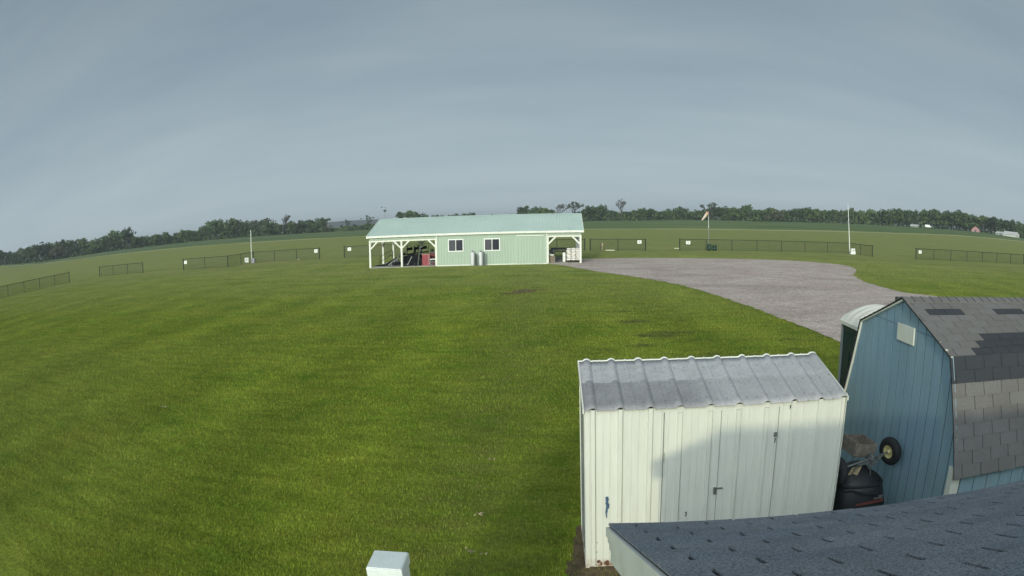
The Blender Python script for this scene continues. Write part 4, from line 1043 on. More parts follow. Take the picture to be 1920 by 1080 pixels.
# right bay: sacks on pallets
rb = random.Random(9)
def pallet(nm, lab, a, b, z, w_, d_, grp=None, h_=.12, mat='pale_wood'):
    g = thing(nm, lab, 'pallet', bp(a, b, z), .067, grp)
    mb = MB()
    for i in range(7): mb.box(i * (w_ - .09) / 6, i * (w_ - .09) / 6 + .09, 0, d_, h_ - .02, h_)
    mb.build('top_board', M[mat], g); mb = MB()
    for y in (0, d_ / 2 - .02, d_ - .04): mb.box(0, w_, y, y + .04, .021, h_ - .021)
    mb.build('runner', M['slot_dark' if grp is None else 'old_wood'], g); mb = MB()
    for i in range(3): mb.box(i * (w_ - .09) / 2, i * (w_ - .09) / 2 + .09, 0, d_, 0, .02)
    mb.build('bottom_board', M[mat], g); return g
pallet('pallet', 'wooden pallet under the tall white sack stack in the right bay', 15.86, .50, .045, 1.08, .95)
def sackmesh(w_, d_, h_, seed):
    r_ = random.Random(seed); nx, ny = 9, 7; mb = MB(); top = []; bot = []
    for j in range(ny + 1):
        for i in range(nx + 1):
            u, v = i / nx * 2 - 1, j / ny * 2 - 1; e_ = (1 - abs(u) ** 4) * (1 - abs(v) ** 4)
            px_, py_ = u * w_ / 2 * (1 - .05 * v * v), v * d_ / 2 * (1 - .05 * u * u); jt = r_.gauss(0, .006)
            top.append((px_, py_, h_ * .5 + h_ * .5 * e_ ** .45 + jt * e_)); bot.append((px_, py_, h_ * .5 - h_ * .46 * e_ ** .45))
    n = nx + 1; N_ = len(top)
    mb.add(top + bot, [(j * n + i, j * n + i + 1, (j + 1) * n + i + 1, (j + 1) * n + i) for j in range(ny) for i in range(nx)] + [(N_ + j * n + i, N_ + (j + 1) * n + i, N_ + (j + 1) * n + i + 1, N_ + j * n + i + 1) for j in range(ny) for i in range(nx)], 0, True)
    return mb
SACK = None
def sack(a, b, z, rz, lab, grp, sc=(1, 1, 1)):
    global SACK
    if SACK is None: SACK = sackmesh(.38, .86, .175, 1).build('white_sack', M['bag_white']); o_ = SACK
    else: o_ = SACK.copy(); COL.objects.link(o_)
    o_.location = bp(a, b, z); o_.rotation_euler = (rb.gauss(0, .03), rb.gauss(0, .04), .067 + rz); o_.scale = sc
    tag(o_, lab, 'sack', grp); return o_
rows_ = ['bottom', 'second', 'third', 'fourth', 'fifth', 'top']
for k in range(6):
    for i, colname in enumerate(('left', 'middle', 'right')):
        sh_ = .03 * (k % 2)
        sack(16.02 + i * .355 + sh_ - .015, .95 + rb.gauss(0, .012), .165 + k * .162, rb.gauss(0, .04),
             'white sack in the %s layer, %s column of the tall stack in the right bay' % (rows_[k], colname), 'white sacks stacked on the pallet', (.96 + rb.random() * .07, 1, 1.0 + rb.random() * .08))
for k in range(4): pallet('pallet', ['bottom', 'second', 'third', 'top'][k] + ' brown pallet of the short stack beside the barn wall', 14.42, .45, .045 + k * .125, .52, .6, 'brown pallets in the short stack')
sack(14.66, .70, .545, .15, 'single white sack lying on the short stack of brown pallets', None, (1.1, .55, .9))
DR = thing('white_drum', 'narrow white drum with a black lid left of the sack stack', 'drum', bp(15.66, 1.15), .067)
mb = MB(); mb.lathe([(0, 0), (.12, 0), (.13, .03), (.12, .06), (.13, .40), (.12, .43), (.13, .46), (.125, .76), (0, .76)], (0, 0, 0), 16); mb.build('barrel', M['white_plastic'], DR); mb = MB(); mb.lathe([(.14, .76), (.14, .84), (.12, .86), (0, .86)], (0, 0, 0), 16); mb.build('lid', M['black_plastic'], DR)
GR = thing('charcoal_grill', 'dark kettle grill standing behind the brown pallets', 'grill', bp(14.75, 1.9), .067)
mb = MB(); mb.lathe([(0, .62), (.12, .64), (.22, .72), (.26, .82), (.24, .92), (.14, 1.0), (0, 1.03)], (0, 0, 0), 16); mb.build('bowl', M['pipe_grey'], GR)
mb = MB(); [mb.cyl((.0, 0, .66), (.26 * math.cos(t_), .26 * math.sin(t_), 0), .015, .015, 6) for t_ in (.3, 2.4, 4.5)]; mb.build_each('leg', M['grey_metal'], GR)
BN = thing('long_bench', 'long dark bench across the back of the right bay', 'bench', bp(14.6, 7.0), .067)
mb = MB(); mb.box(0, 2.1, 0, .35, .50, .56); mb.build('seat', M['pipe_grey'], BN); mb = MB(); [mb.box(x, x + .06, .05, .30, 0, .499) for x in (.1, 1.0, 1.9)]; mb.build_each('leg', M['pipe_grey'], BN); mb = MB(); mb.box(0, 2.1, .36, .40, .66, .84); [mb.box(x, x + .05, .36, .40, .4, .659) for x in (.1, 1.95)]; mb.build('backrest', M['pipe_grey'], BN)

# ------------------------------------------------------------------ chain-link fences
def fence(lab, pts, bays, ends=()):
    """pts: corner points; bays: number of bays in each straight run"""
    x0, y0 = pts[0]; F = thing('chain_link_fence', lab, 'fence', (x0, y0, gz(x0, y0)), 0, 'low green chain-link fences across the field')
    H = 1.20; P = []; corner = set()
    for (a, b), nb in zip(zip(pts[:-1], pts[1:]), bays):
        corner.add(len(P))
        for k in range(nb): P.append((a[0] + (b[0] - a[0]) * k / nb - x0, a[1] + (b[1] - a[1]) * k / nb - y0))
    corner.add(len(P)); P.append((pts[-1][0] - x0, pts[-1][1] - y0))
    for i, (x, y) in enumerate(P):
        mb = MB(); r_ = .058 if i in corner else .036; mb.cyl((x, y, 0), (x, y, H + (.05 if i in corner else .0)), r_, r_, 8)
        if i in corner: mb.cyl((x, y, H + .05), (x, y, H + .075), r_ * 1.15, r_ * .5, 8)
        mb.build('post', M['fence_green'], F)
    mb = MB()
    for a, b in zip(P[:-1], P[1:]): mb.cyl((a[0], a[1], H), (b[0], b[1], H), .032, .032, 6)
    mb.build('top_rail', M['fence_green'], F)
    mb = MB()
    for a, b in zip(P[:-1], P[1:]): mb.cyl((a[0], a[1], .06), (b[0], b[1], .06), .006, .006, 4)
    mb.build('bottom_wire', M['fence_green'], F)
    mb = MB(); sp = .075; w2 = .0042; h0, h1 = .05, H - .01
    for a, b in zip(P[:-1], P[1:]):
        L = math.hypot(b[0] - a[0], b[1] - a[1]); ux, uy = (b[0] - a[0]) / L, (b[1] - a[1]) / L; hh = h1 - h0
        s_ = -hh
        while s_ < L:
            for dr_ in (1, -1):
                u0, u1 = s_, s_ + hh; z0, z1 = (h0, h1) if dr_ > 0 else (h1, h0)
                if u0 < 0: z0 = z0 + (z1 - z0) * (-u0) / hh; u0 = 0
                if u1 > L: z1 = z1 - (z1 - z0) * (u1 - L) / (u1 - u0); u1 = L
                if u1 - u0 > .02:
                    mb.add([(a[0] + ux * (u0 - w2), a[1] + uy * (u0 - w2), z0), (a[0] + ux * (u0 + w2), a[1] + uy * (u0 + w2), z0), (a[0] + ux * (u1 + w2), a[1] + uy * (u1 + w2), z1), (a[0] + ux * (u1 - w2), a[1] + uy * (u1 - w2), z1)], [(0, 1, 2, 3)])
            s_ += sp
    mb.build('wire_mesh', M['fence_green'], F, fix=False)
    return F
def run(x, y, az, sp, n): a = math.radians(az); return (x + sp * n * math.cos(a), y + sp * n * math.sin(a))
fence('far right fence of seven bays with a white sign at its left end', [(35.12, 62.60), run(35.12, 62.60, 3.6, 2.638, 7)], [7])
m0 = (9.065, 69.07); m1 = run(*m0, 3.45, 2.972, 7); m2 = run(*m1, -86.9, 3.03, 2)
fence('long fence behind the gravel yard turning a corner at the leaning white pole', [m0, m1, m2], [7, 2])
fence('short two-bay fence just right of the barn', [(-.57, 67.82), run(-.57, 67.82, 3.45, 2.93, 2)], [2])
fence('fence passing behind the green barn', [(-27.37, 65.2), (-1.15, 67.9)], [9])
l0 = (-45.44, 57.27); l1 = (-38.80, 57.60); l2 = (-39.10, 63.95); l3 = run(*l2, 3.9, 2.965, 3)
fence('stepped fence with a white pole at its corner, left of the barn', [l0, l1, l2, l3], [2, 2, 3])
fence('short three-bay fence without any sign on the left', [(-61.66, 56.78), run(-61.66, 56.78, 3.3, 2.96, 3)], [3])
fence('fence leaving the photo at the left edge', [(-60.80, 34.62), run(-60.96, 37.76, 93.38, 3.143, 4)], [5])
# white number boards hanging on the fences
def board(lab, x, y, s=.40, z=.70, rz=.06, marks=1, h=.36):
    g = thing('number_board', lab, 'sign', (x, y, gz(x, y)), rz, 'white station number boards')
    mb = MB(); mb.box(-s / 2, s / 2, -.075, -.055, z, z + h); mb.build('panel', M['white_plastic'], g, bevel=.01)
    mb = MB()
    if marks == 1: mb.box(-.02, .02, -.079, -.0751, z + .10, z + .26); mb.box(-.045, -.0205, -.079, -.0751, z + .21, z + .24)
    else:
        for a, b, c_, d_ in ((-.05, .05, .25, .28), (.02, .05, .10, .2499), (-.05, -.02, .17, .2499), (-.05, .0199, .14, .1699)): mb.box(a, b, -.079, -.0751, z + c_, z + d_)
    mb.build('numeral', M['mark_grey'], g)
    mb = MB(); mb.bar((-s / 2 + .05, -.056, z + h - .03), (-s / 2 + .05, .0, z + h + .02), .02, .01); mb.bar((s / 2 - .05, -.056, z + h - .03), (s / 2 - .05, 0, z + h + .02), .02, .01); mb.build_each('clip', M['grey_metal'], g)
board('white board hanging at the left end of the stepped fence', l0[0] + .42, l0[1], .44, .66, marks=1)
board('white board hanging at the right end of the stepped fence', l3[0] - .42, l3[1] - .03, .42, .72, marks=0)
board('white board hanging on the fence just left of the barn', -26.72, 65.25, .42, .72, marks=1)
board('white board hanging on the short fence right of the barn', 4.62, 68.12, .44, .72, marks=0)
board('white board hanging at the left end of the long fence behind the gravel', 10.0, 69.12, .48, .66, marks=0)
board('white board hanging at the left end of the far right fence', 35.66, 62.62, .42, .66, marks=0)
# poles with their white boxes
def pole(lab, x, y, top, lean, r0=.055, r1=.035, boxlab=None, bs=(.5, .5)):
    g = thing('white_pole', lab, 'pole', (x, y, gz(x, y)), .06)
    mb = MB(); mb.cyl((0, 0, 0), (lean[0] * .4, lean[1], top * .4), r0, r0 * .92, 10); mb.cyl((lean[0] * .4, lean[1], top * .4), (lean[0], lean[1], top), r0 * .8, r1, 10); mb.build('shaft', M['white_plastic'], g)
    mb = MB(); mb.cyl((0, 0, 0), (0, 0, .25), r0 * 1.6, r0 * 1.6, 10); mb.build('sleeve', M['grey_metal'], g)
    return g
pole('white pole at the corner of the stepped fence on the left', -38.95, 63.3, 3.75, (-.02, 0))
pole('tall leaning white pole at the corner of the long fence on the right', 29.55, 69.55, 5.75, (-.30, 0))
bx = thing('marker_box', 'white boxy marker with a number at the foot of the left pole', 'marker box', (-39.25, 62.6, 0), .06)
mb = MB(); mb.box(-.27, .27, -.05, .05, .12, .66); mb.build('panel', M['white_plastic'], bx, bevel=.01)
mb = MB(); mb.box(.0, .035, -.056, -.051, .26, .54); mb.box(-.09, -.001, -.056, -.051, .42, .46); mb.box(-.09, -.06, -.056, -.051, .461, .54); mb.build('numeral', M['mark_grey'], bx)
mb = MB(); mb.box(-.22, -.18, -.02, .02, 0, .12); mb.box(.18, .22, -.02, .02, 0, .12); mb.build_each('leg', M['grey_metal'], bx)
bx = thing('grey_box', 'low grey box right beside the left pole', 'box', (-38.45, 62.9, 0), .06)
mb = MB(); mb.box(-.22, .22, -.2, .2, .0, .50); mb.build('case', simple('lilac_grey', (.30, .30, .33), .6), bx, bevel=.02); mb = MB(); mb.box(-.24, .24, -.22, .22, .502, .54); mb.build('lid', simple('lilac_lid', (.36, .36, .38), .6), bx)
bx = thing('marker_box', 'white tapered box at the foot of the tall leaning pole', 'marker box', (29.42, 68.3, 0), .06)
mb = MB(); mb.hexa([(-.33, -.2, 0), (.33, -.2, 0), (.33, .2, 0), (-.33, .2, 0), (-.22, -.15, .58), (.22, -.15, .58), (.22, .15, .58), (-.22, .15, .58)]); mb.box(-.24, .24, -.17, .17, .581, .66); mb.build('case', M['white_plastic'], bx, bevel=.02)
mb = MB(); mb.box(-.10, .12, -.176, -.16, .36, .46); mb.build('label_plate', M['mark_grey'], bx)
# windsock
wk = thing('windsock', 'pale orange windsock drooping from a thin mast beyond the gravel yard', 'windsock', (12.75, 71.6, 0), 0)
mb = MB(); mb.cyl((0, 0, 0), (-.02, 0, 2.4), .05, .045, 8); mb.build('mast', M['grey_metal'], wk)
mb = MB(); mb.cyl((-.02, 0, 2.4), (-.04, 0, 4.35), .028, .022, 8); mb.build('upper_mast', M['white_plastic'], wk)
S0 = Vector((-.16, -.12, 4.18)); S1 = Vector((-.86, -.32, 3.30))
def socktube(a, b, r0, r1, m, nm, par, k=6):
    mb = MB(); rr = random.Random(4); n = 14; d_ = (b - a).normalized(); x_ = d_.cross(Vector((0, 1, 0))).normalized(); y_ = d_.cross(x_); vs = []
    for j in range(k + 1):
        u = j / k; c_ = a.lerp(b, u) + Vector((0, 0, -.05 * math.sin(math.pi * u)))
        for i in range(n): t_ = 2 * math.pi * i / n; q_ = (r0 + (r1 - r0) * u) * (1 + rr.gauss(0, .08)); vs.append(c_ + x_ * q_ * math.cos(t_) + y_ * q_ * math.sin(t_))
    mb.add(vs, [(j * n + i, j * n + (i + 1) % n, (j + 1) * n + (i + 1) % n, (j + 1) * n + i) for j in range(k) for i in range(n)], 0, True)
    o_ = mb.build(nm, m, par, fix=False); so = o_.modifiers.new('t', 'SOLIDIFY'); so.thickness = .006; return o_
mp = S0.lerp(S1, .28)
socktube(S0, mp, .18, .155, M['orange_cloth'], 'sock_mouth', wk); socktube(mp, S1, .155, .085, M['salmon_cloth'], 'sock_tail', wk)
mb = MB(); n = 16; d_ = (S1 - S0).normalized(); x_ = d_.cross(Vector((0, 1, 0))).normalized(); y_ = d_.cross(x_)
rg = [S0 + x_ * .185 * math.cos(2 * math.pi * i / n) + y_ * .185 * math.sin(2 * math.pi * i / n) for i in range(n + 1)]; mb.tube(rg, .014, 5); mb.bar(S0 + x_ * .2, (-.04, 0, 4.3), .02, .02); mb.bar(S0 - x_ * .2, (-.04, 0, 4.0), .02, .02); mb.build('hoop', M['black_paint'], wk)
for i, (x, y, h_, l_) in enumerate(((12.35, 69.0, .72, 'taller dark green barrel, the left of the pair under the windsock'), (12.98, 69.2, .60, 'shorter dark green barrel, the right of the pair under the windsock'))):
    g = thing('green_barrel', l_, 'barrel', (x, y, 0), 0)
    mb = MB(); mb.lathe([(0, 0), (.23, 0), (.25, .03), (.25, h_ * .33), (.262, h_ * .35), (.25, h_ * .37), (.25, h_ * .68), (.262, h_ * .70), (.25, h_ * .72), (.25, h_ - .03), (.23, h_ - .04), (0, h_ - .05)], (0, 0, 0), 18); mb.build('drum', M['barrel_green'], g)
    mb = MB(); mb.lathe([(.24, h_ - .035), (.268, h_ - .03), (.268, h_), (.24, h_)], (0, 0, 0), 18); mb.build('rim', M['olive_plastic'], g)
# stub posts and the small pale markers lying in the grass
sp_ = thing('stub_post', 'short dark post with a white cap piece behind the two-bay fence', 'post', (.55, 67.2, 0), 0)
mb = MB(); mb.box(-.05, .05, -.05, .05, 0, .80); mb.build('shaft', M['fence_green'], sp_); mb = MB(); mb.box(.06, .22, -.04, .04, .55, .82); mb.box(.10, .16, -.02, .02, 0, .549); mb.build('cap_plate', M['dead_leaf'], sp_)
for x, y, l_, sx in ((9.15, 72.3, 'small white plate in the grass left of the long fence', .55), (-33.1, 64.6, 'small pale plate in the grass under the stepped fence', .42), (1.5, 67.6, 'long pale plate in the grass by the two-bay fence', 1.0)):
    o_ = MB().box(-sx / 2, sx / 2, -.14, .14, .0, .09).build('ground_plate', simple('pale_plate', (.52, .53, .40), .7), None, bevel=.01); o_.location = (x, y, 0); tag(o_, l_, 'marker')

# ------------------------------------------------------------------ trees
def crown_mesh(seed, kind):
    r_ = random.Random(seed); mb = MB()
    # unit tree 10 m tall
    if kind == 'round': C_ = [(r_.gauss(0, 1.7), r_.gauss(0, 1.7), r_.uniform(3.2, 8.2), r_.uniform(1.1, 1.9)) for _ in range(17)]
    elif kind == 'tall': C_ = [(r_.gauss(0, 1.1), r_.gauss(0, 1.1), r_.uniform(2.6, 9.0), r_.uniform(.9, 1.4)) for _ in range(16)]
    elif kind == 'wide': C_ = [(r_.gauss(0, 2.7), r_.gauss(0, 2.2), r_.uniform(2.6, 7.6), r_.uniform(1.2, 2.0)) for _ in range(20)]
    else: C_ = [(r_.gauss(0, 1.9), r_.gauss(0, 1.9), r_.uniform(4.5, 9.2), r_.uniform(.6, 1.1)) for _ in range(13)]
    for x, y, z, R_ in C_:
        z = min(z, 9.9 - R_ * .8); leafy(mb, (x, y, z), (R_, R_, R_ * .8), 34 if kind != 'thin' else 20, .62 if kind != 'thin' else .42, r_, 0, surf=.35)
    return mb
def trunk_mesh(seed, kind):
    r_ = random.Random(seed); mb = MB(); mb.cyl((0, 0, -.5), (.1, 0, 3.2), .26, .19, 7); mb.cyl((.1, 0, 3.2), (.0, .1, 6.5), .19, .08, 6)
    for _ in range(7 if kind != 'thin' else 16):
        z = r_.uniform(2.2, 5.2); a = r_.uniform(0, 6.28); L = r_.uniform(1.6, 3.0); mb.cyl((.05, 0, z), (L * .6 * math.cos(a), L * .6 * math.sin(a), z + L), .09, .04, 5)
    return mb
protos = {}
def make_proto(key, seed, kind, mat):
    t_ = thing('leafy_tree', 'tree', 'tree'); trunk_mesh(seed, kind).build('trunk', M['tree_bark'], t_, fix=False); crown_mesh(seed, kind).build('crown', M[mat], t_, fix=False); protos[key] = [t_, False]
make_proto('r1', 1, 'round', 'leaf_green'); make_proto('r2', 2, 'round', 'leaf_dark'); make_proto('t1', 3, 'tall', 'leaf_dark'); make_proto('t2', 4, 'tall', 'leaf_green')
make_proto('w1', 5, 'wide', 'leaf_green'); make_proto('w2', 6, 'wide', 'leaf_dark'); make_proto('s1', 7, 'round', 'leaf_spring'); make_proto('b1', 8, 'wide', 'leaf_brown'); make_proto('n1', 9, 'thin', 'leaf_brown'); make_proto('n2', 10, 'thin', 'leaf_dark')
def tree(key, az, r, h, lab, grp=None, rz=0, wide=1.0):
    t_, used = protos[key]
    o_ = t_ if not used else copy_tree(t_); protos[key][1] = True
    x, y, z = at_az(az, r); o_.location = (x, y, z - .1); s_ = h / 9.7; o_.scale = (s_ * wide, s_ * wide, s_); o_.rotation_euler = (0, 0, rz)
    o_['label'] = lab
    if grp: o_['group'] = grp
    elif 'group' in o_: del o_['group']
    return o_
OUT_L = [(-75, .9), (-71, 1.1), (-67, 1.0), (-63.19, 1.01), (-61.1, 1.2), (-59.01, 1.33), (-56.35, 1.39), (-54.41, 1.78), (-52.52, 1.71), (-51.28, 1.74), (-49.15, 1.58), (-47.96, 1.31), (-46.48, 1.48), (-45.77, 1.77), (-44.73, 1.85), (-44.15, 1.74), (-43.48, 1.13), (-42.46, 1.03), (-41.33, .97), (-40.21, 1.19), (-39.11, .86), (-38.29, 1.2), (-37.47, 1.13), (-36.39, 1.46), (-35.58, 1.82), (-34.94, 1.91), (-34.25, 1.58), (-33.35, 1.71), (-32.4, 1.6), (-31.88, 1.38), (-31.1, 1.66), (-30.47, 1.81), (-29.8, 1.34), (-28.6, 1.0), (-27.75, 1.2), (-26.89, 1.09), (-26.23, 1.38), (-25.47, 1.16), (-24.82, 1.45), (-24.22, .75), (-22.9, .55), (-22.47, 1.08), (-21.83, .6), (-20.49, 1.36), (-19.75, .6)]
OUT_R = [(-17.54, 1.52), (-16.66, 1.62), (-15.94, 1.3), (-14.24, 1.12), (-13.42, .89), (-12.5, 1.16), (-11.5, 1.2), (-10.9, 1.0), (-9.35, .89), (-7.5, .85), (-6.24, 1.43), (-5.29, 1.35), (-4.6, 1.38), (-4.11, 1.2), (-2.59, .6), (-.64, 1.38), (-.0, 1.37), (.55, 1.51), (1.2, 1.02), (1.82, .95), (2.6, .9), (3.48, .92), (4.24, 1.17), (5.0, 1.21), (5.86, .9), (6.6, .9), (7.52, 1.37), (8.33, .85), (9.1, .95), (9.8, 1.0), (10.7, 1.4), (11.3, 1.3), (12.07, 1.23), (12.79, 1.2), (13.61, 1.45), (14.57, 1.2), (15.44, 1.36), (16.32, 1.3), (17.14, 1.15), (18.27, 1.25), (18.86, 1.5), (19.84, 1.2), (20.72, 1.35), (21.56, 1.25), (22.31, 1.25), (23.15, 1.54), (24.0, 1.3), (24.91, 1.55), (25.71, 1.4), (26.52, 1.5), (27.43, 1.62), (28.35, 1.76), (29.17, 1.68), (30.1, 1.72), (31.03, 1.84), (31.97, 1.74), (32.91, 1.82), (33.86, 1.7), (34.82, 1.74), (35.78, 1.62), (36.74, 1.65), (37.72, 1.56), (38.7, 1.56), (39.69, 1.45), (41.13, 1.4), (42.82, 1.23), (45, 1.2), (48, 1.1), (52, 1.0), (56, .9)]
NAMED = {-44.73: 'tallest dark green tree in the clump left of the two thin utility poles', -34.94: 'broad bright tree rising highest left of the left white pole', -30.47: 'tree showing just right of the left white pole', -22.47: 'lone thin-leaved tree standing before the hazy ridge left of the barn',
         -20.49: 'dark forked tree rising beside the left end of the barn roof', -16.66: 'round green tree showing above the left part of the barn roof', -11.5: 'low wide tree clump above the middle of the barn roof', .55: 'pointed tree right of the barn with a slim crown',
         4.24: 'small pale tree in the hedge left of the windsock', 7.52: 'domed tree standing up left of the windsock', 10.7: 'dark spreading tree just above the windsock', 18.86: 'big dark tree standing forward in the right treeline'}
rt = random.Random(77)
keys = ['r1', 'r2', 't1', 't2', 'w1', 'w2', 's1', 'w1', 'b1', 's1']
def hgt(az, ang): r = RT; return r * (math.tan(math.radians(ang + float(np.interp(az, _ba, _be)))) - math.tan(math.radians(float(np.interp(az, _ba, _be)))))
for grp, L, seg in (('trees in the left treeline', OUT_L, 'tree in the dark treeline behind the left fences'), ('trees in the right treeline', OUT_R, 'tree in the long treeline behind the barn and the gravel yard')):
    for az, ang in L:
        key = rt.choice(keys); wd = rt.uniform(1.0, 1.35)
        if az in (-22.47,): key, wd = 'n2', .9
        if az in (-20.49,): key, wd = 'n2', .95
        if az == -44.73: key = 'w2'
        if az == -34.94: key, wd = 's1', 1.2
        if az == -16.66: key, wd = 's1', 1.35
        if az == -11.5: key, wd = 'w2', 1.6
        if az == 7.52: key = 'r2'
        if az == .55: key, wd = 't1', .8
        if az == 18.86: key, wd = 'w2', 1.2
        if az == 10.7: key = 'w2'
        lab = NAMED.get(az, seg)
        tree(key, az, RT + rt.uniform(-6, 10), hgt(az, ang) * (1 if az in NAMED else rt.uniform(.90, 1.12)), lab, grp if az not in NAMED else None, rt.uniform(0, 6.28), wd)
    # fill-in trees between, a little lower
    for (a0, h0), (a1, h1) in zip(L[:-1], L[1:]):
        if a1 - a0 > .75 and min(h0, h1) > .8 and not (-20 < a0 < -6) and a0 > -64:
            tree(rt.choice(keys), (a0 + a1) / 2 + rt.uniform(-.2, .2), RT + rt.uniform(4, 18), hgt(a0, min(h0, h1) * rt.uniform(.78, .93)), seg, grp, rt.uniform(0, 6.28), rt.uniform(1.0, 1.3))
for t_, used in protos.values():
    if not used:
        for ch in list(t_.children): bpy.data.objects.remove(ch)
        bpy.data.objects.remove(t_)
# bare, vase-shaped trees
def bare(lab, az, ang, seed, spread=.5, leaf=.0, mat='leaf_brown'):
    x, y, z = at_az(az, RT - 8); H = hgt(az, ang); t_ = thing('bare_tree', lab, 'tree', (x, y, z), 0); r_ = random.Random(seed); mb = MB(); lf = MB(); tips = []
    def br(p, d, L, rad, dep):
        q = p + d * L; mb.cyl(p, q, rad, rad * .72, 5)
        if dep == 0: tips.append(q); return
        for _ in range(3 if dep > 1 else 4):
            nd = (d + Vector((r_.gauss(0, spread), r_.gauss(0, spread), r_.gauss(.12, .15)))).normalized(); br(q, nd, L * r_.uniform(.62, .85), rad * .66, dep - 1)
    br(Vector((0, 0, -.5)), Vector((0, 0, 1)), H * .30, H * .030, 4)
    mx = max(q.z for q in tips); s_ = H / mx
    for m_ in (mb,): m_.v = [(a * s_, b * s_, c_ * s_) for a, b, c_ in m_.v]
    mb.build('trunk', M['tree_bark'], t_, fix=False)
    for q in tips:
        if r_.random() < leaf: leafy(lf, (q.x * s_, q.y * s_, q.z * s_), (.6, .6, .5), 7, .38, r_, 0, surf=.1)
    if lf.v: lf.build('foliage', M[mat], t_, fix=False)
bare('half dead tree with ragged open crown in the left treeline', -28.52, 1.72, 21, .5, .35)
bare('tall bare vase-shaped tree standing above the hedge right of the barn', 2.3, 2.0, 22, .42, .12)
bare('open grey tree just behind the right half of the barn roof', -3.25, 1.55, 23, .42, .25)
bare('leaning sparse tree right behind the right end of the barn roof', -1.97, 1.72, 24, .5, .7, 'leaf_dark')
bare('thin sparse tree rising left of the dark tree above the windsock', 10.2, 1.62, 25, .5, .6, 'leaf_dark')
# hedge and undergrowth filling the foot of the treeline: one mass
rg_ = random.Random(12); mb = MB(); allout = sorted(OUT_L + OUT_R)
oa = [a for a, _ in allout]; oh = [h for _, h in allout]
for i in range(56000):
    az = rg_.uniform(-75, 56); hh = hgt(az, float(np.interp(az, oa, oh)))
    if -24.4 < az < -17 or -15 < az < -7: k_ = .42
    elif az < -7: k_ = .80 + .08 * math.sin(az * 2.1) + .05 * math.sin(az * 5.3)
    else: k_ = .84 + .06 * math.sin(az * 2.1) + .05 * math.sin(az * 5.3)
    r_ = RT + rg_.uniform(-4, 16); x, y, z = at_az(az, r_); zz = z + hh * k_ * rg_.random()
    s_ = rg_.uniform(.6, 1.25); a = Vector((rg_.gauss(0, 1), rg_.gauss(0, 1), rg_.gauss(0, .7))).normalized(); b = a.cross(Vector((rg_.gauss(0, 1), rg_.gauss(0, 1), rg_.gauss(0, 1)))).normalized(); c_ = a.cross(b); q = Vector((x, y, zz))
    m_ = int(2.2 + 1.9 * math.sin(az * 1.7 + math.sin(az * .9) * 2) + rg_.random() * .9) % 4
    mb.add([q - b * s_ * .6 - c_ * s_ * .4, q + b * s_ * .6 - c_ * s_ * .4, q + b * s_ * .4 + c_ * s_ * .5, q - b * s_ * .5 + c_ * s_ * .45], [(0, 1, 2, 3)], m_)
tag(mb.build('undergrowth', [M['leaf_dark'], M['leaf_green'], M['leaf_dark'], M['leaf_green']], None, fix=False), 'dark hedge and undergrowth along the foot of the treeline', 'undergrowth', kind='stuff')

# ------------------------------------------------------------------ far buildings, poles
def far_house(name, lab, az, r, w_, d_, e_, pk, wall_m, roof_m, rz):
    x, y, z = at_az(az, r); g = thing(name, lab, 'building', (x, y, z), rz)
    mb = MB(); mb.prism([(-w_ / 2, -.3), (w_ / 2, -.3), (w_ / 2, e_), (0, pk), (-w_ / 2, e_)], 'y', 0, d_); mb.build('wall', M[wall_m], g)
    mb = MB()
    for s in (-1, 1): mb.hexa([(s * (w_ / 2 + .3), -.3, e_ - .15), (s * (w_ / 2 + .3), d_ + .3, e_ - .15), (0, d_ + .3, pk + .05), (0, -.3, pk + .05), (s * (w_ / 2 + .3), -.3, e_ + .05), (s * (w_ / 2 + .3), d_ + .3, e_ + .05), (0, d_ + .3, pk + .25), (0, -.3, pk + .25)])
    mb.build('roof', M[roof_m], g)
    mb = MB(); mb.box(-.5, .5, -.06, -.005, 0, min(2.0, e_ * .9)); mb.build('door', M['dark_purple'], g); return g
far_house('farm_house', 'small pink gabled building before the right woods', 35.08, 396, 5.6, 7, 1.4, 3.6, 'pink_siding', 'dark_purple', math.radians(-35))
far_house('white_barn', 'white rounded roof farm building at the far right edge', 39.3, 392, 11, 9, 1.6, 3.0, 'barn_roof', 'barn_roof', math.radians(35))
far_house('white_barn', 'low white outbuilding left of the white farm building at the right edge', 37.9, 398, 5, 5, 1.2, 2.0, 'barn_roof', 'barn_roof', math.radians(20))
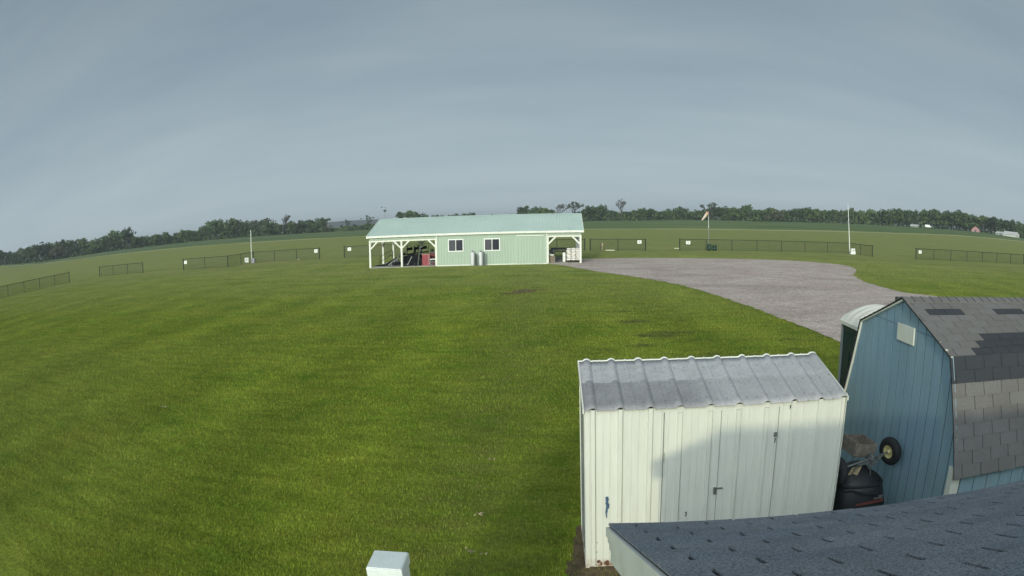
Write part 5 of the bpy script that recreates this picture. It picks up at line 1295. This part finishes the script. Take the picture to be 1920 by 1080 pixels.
far_house('hangar', 'low pale roof among the right trees', 29.5, 404, 8, 5, .9, 1.5, 'road_grey', 'barn_roof', math.radians(55))
vn = thing('parked_van', 'tiny white van parked at the foot of the right woods', 'van', at_az(30.41, 400), math.radians(-20))
mb = MB(); mb.prism([(-2.2, .45), (2.2, .45), (2.25, 1.1), (1.6, 1.25), (1.1, 2.0), (-2.2, 2.05)], 'y', -.9, .9); mb.build('body', M['white_plastic'], vn, bevel=.1)
mb = MB(); mb.prism([(1.12, 1.3), (1.55, 1.28), (1.1, 1.9)], 'y', -.92, .92); mb.build('window', M['dark_glass'], vn)
for x in (-1.4, 1.4):
    for y in (-.85, .85): mb = MB(); mb.lathe([(0, -.1), (.34, -.1), (.36, 0), (.34, .1), (0, .1)], (x, y, .36), 14, 0, 'y'); mb.build('wheel', M['black_rubber'], vn)
def upole(lab, az, r, top):
    x, y, z = at_az(az, r); g = thing('utility_pole', lab, 'utility pole', (x, y, z), math.radians(-az))
    mb = MB(); mb.cyl((0, 0, 0), (0, 0, top), .20, .15, 6); mb.build('shaft', M['pipe_grey'], g)
    mb = MB(); mb.bar((-1.3, 0, top - .7), (1.3, 0, top - .7), .16, .16); mb.build('crossarm', M['pipe_grey'], g)
upole('thin utility pole left of its twin above the left treeline', -38.51, 620, 12.5); upole('thin utility pole right of its twin, left of the tall tree clump', -36.07, 640, 13.6); upole('grey utility pole beside the pink building at the far right', 35.85, 400, 5.6); upole('grey utility pole left of the white farm building', 37.2, 405, 5.0)

# ------------------------------------------------------------------ haze
hz_m = bpy.data.materials.new('haze_air'); hz_m.use_nodes = True; ht = hz_m.node_tree; ht.nodes.clear()
pv = ht.nodes.new('ShaderNodeVolumePrincipled'); pv.inputs['Color'].default_value = (.80, .87, .93, 1); pv.inputs['Density'].default_value = .00034; pv.inputs['Anisotropy'].default_value = .2
ho = ht.nodes.new('ShaderNodeOutputMaterial'); ht.links.new(pv.outputs[0], ho.inputs['Volume'])
hb = MB().box(-4300, 4300, -4300, 4300, -6.5, 30).build('haze', hz_m, None); tag(hb, kind='stuff')
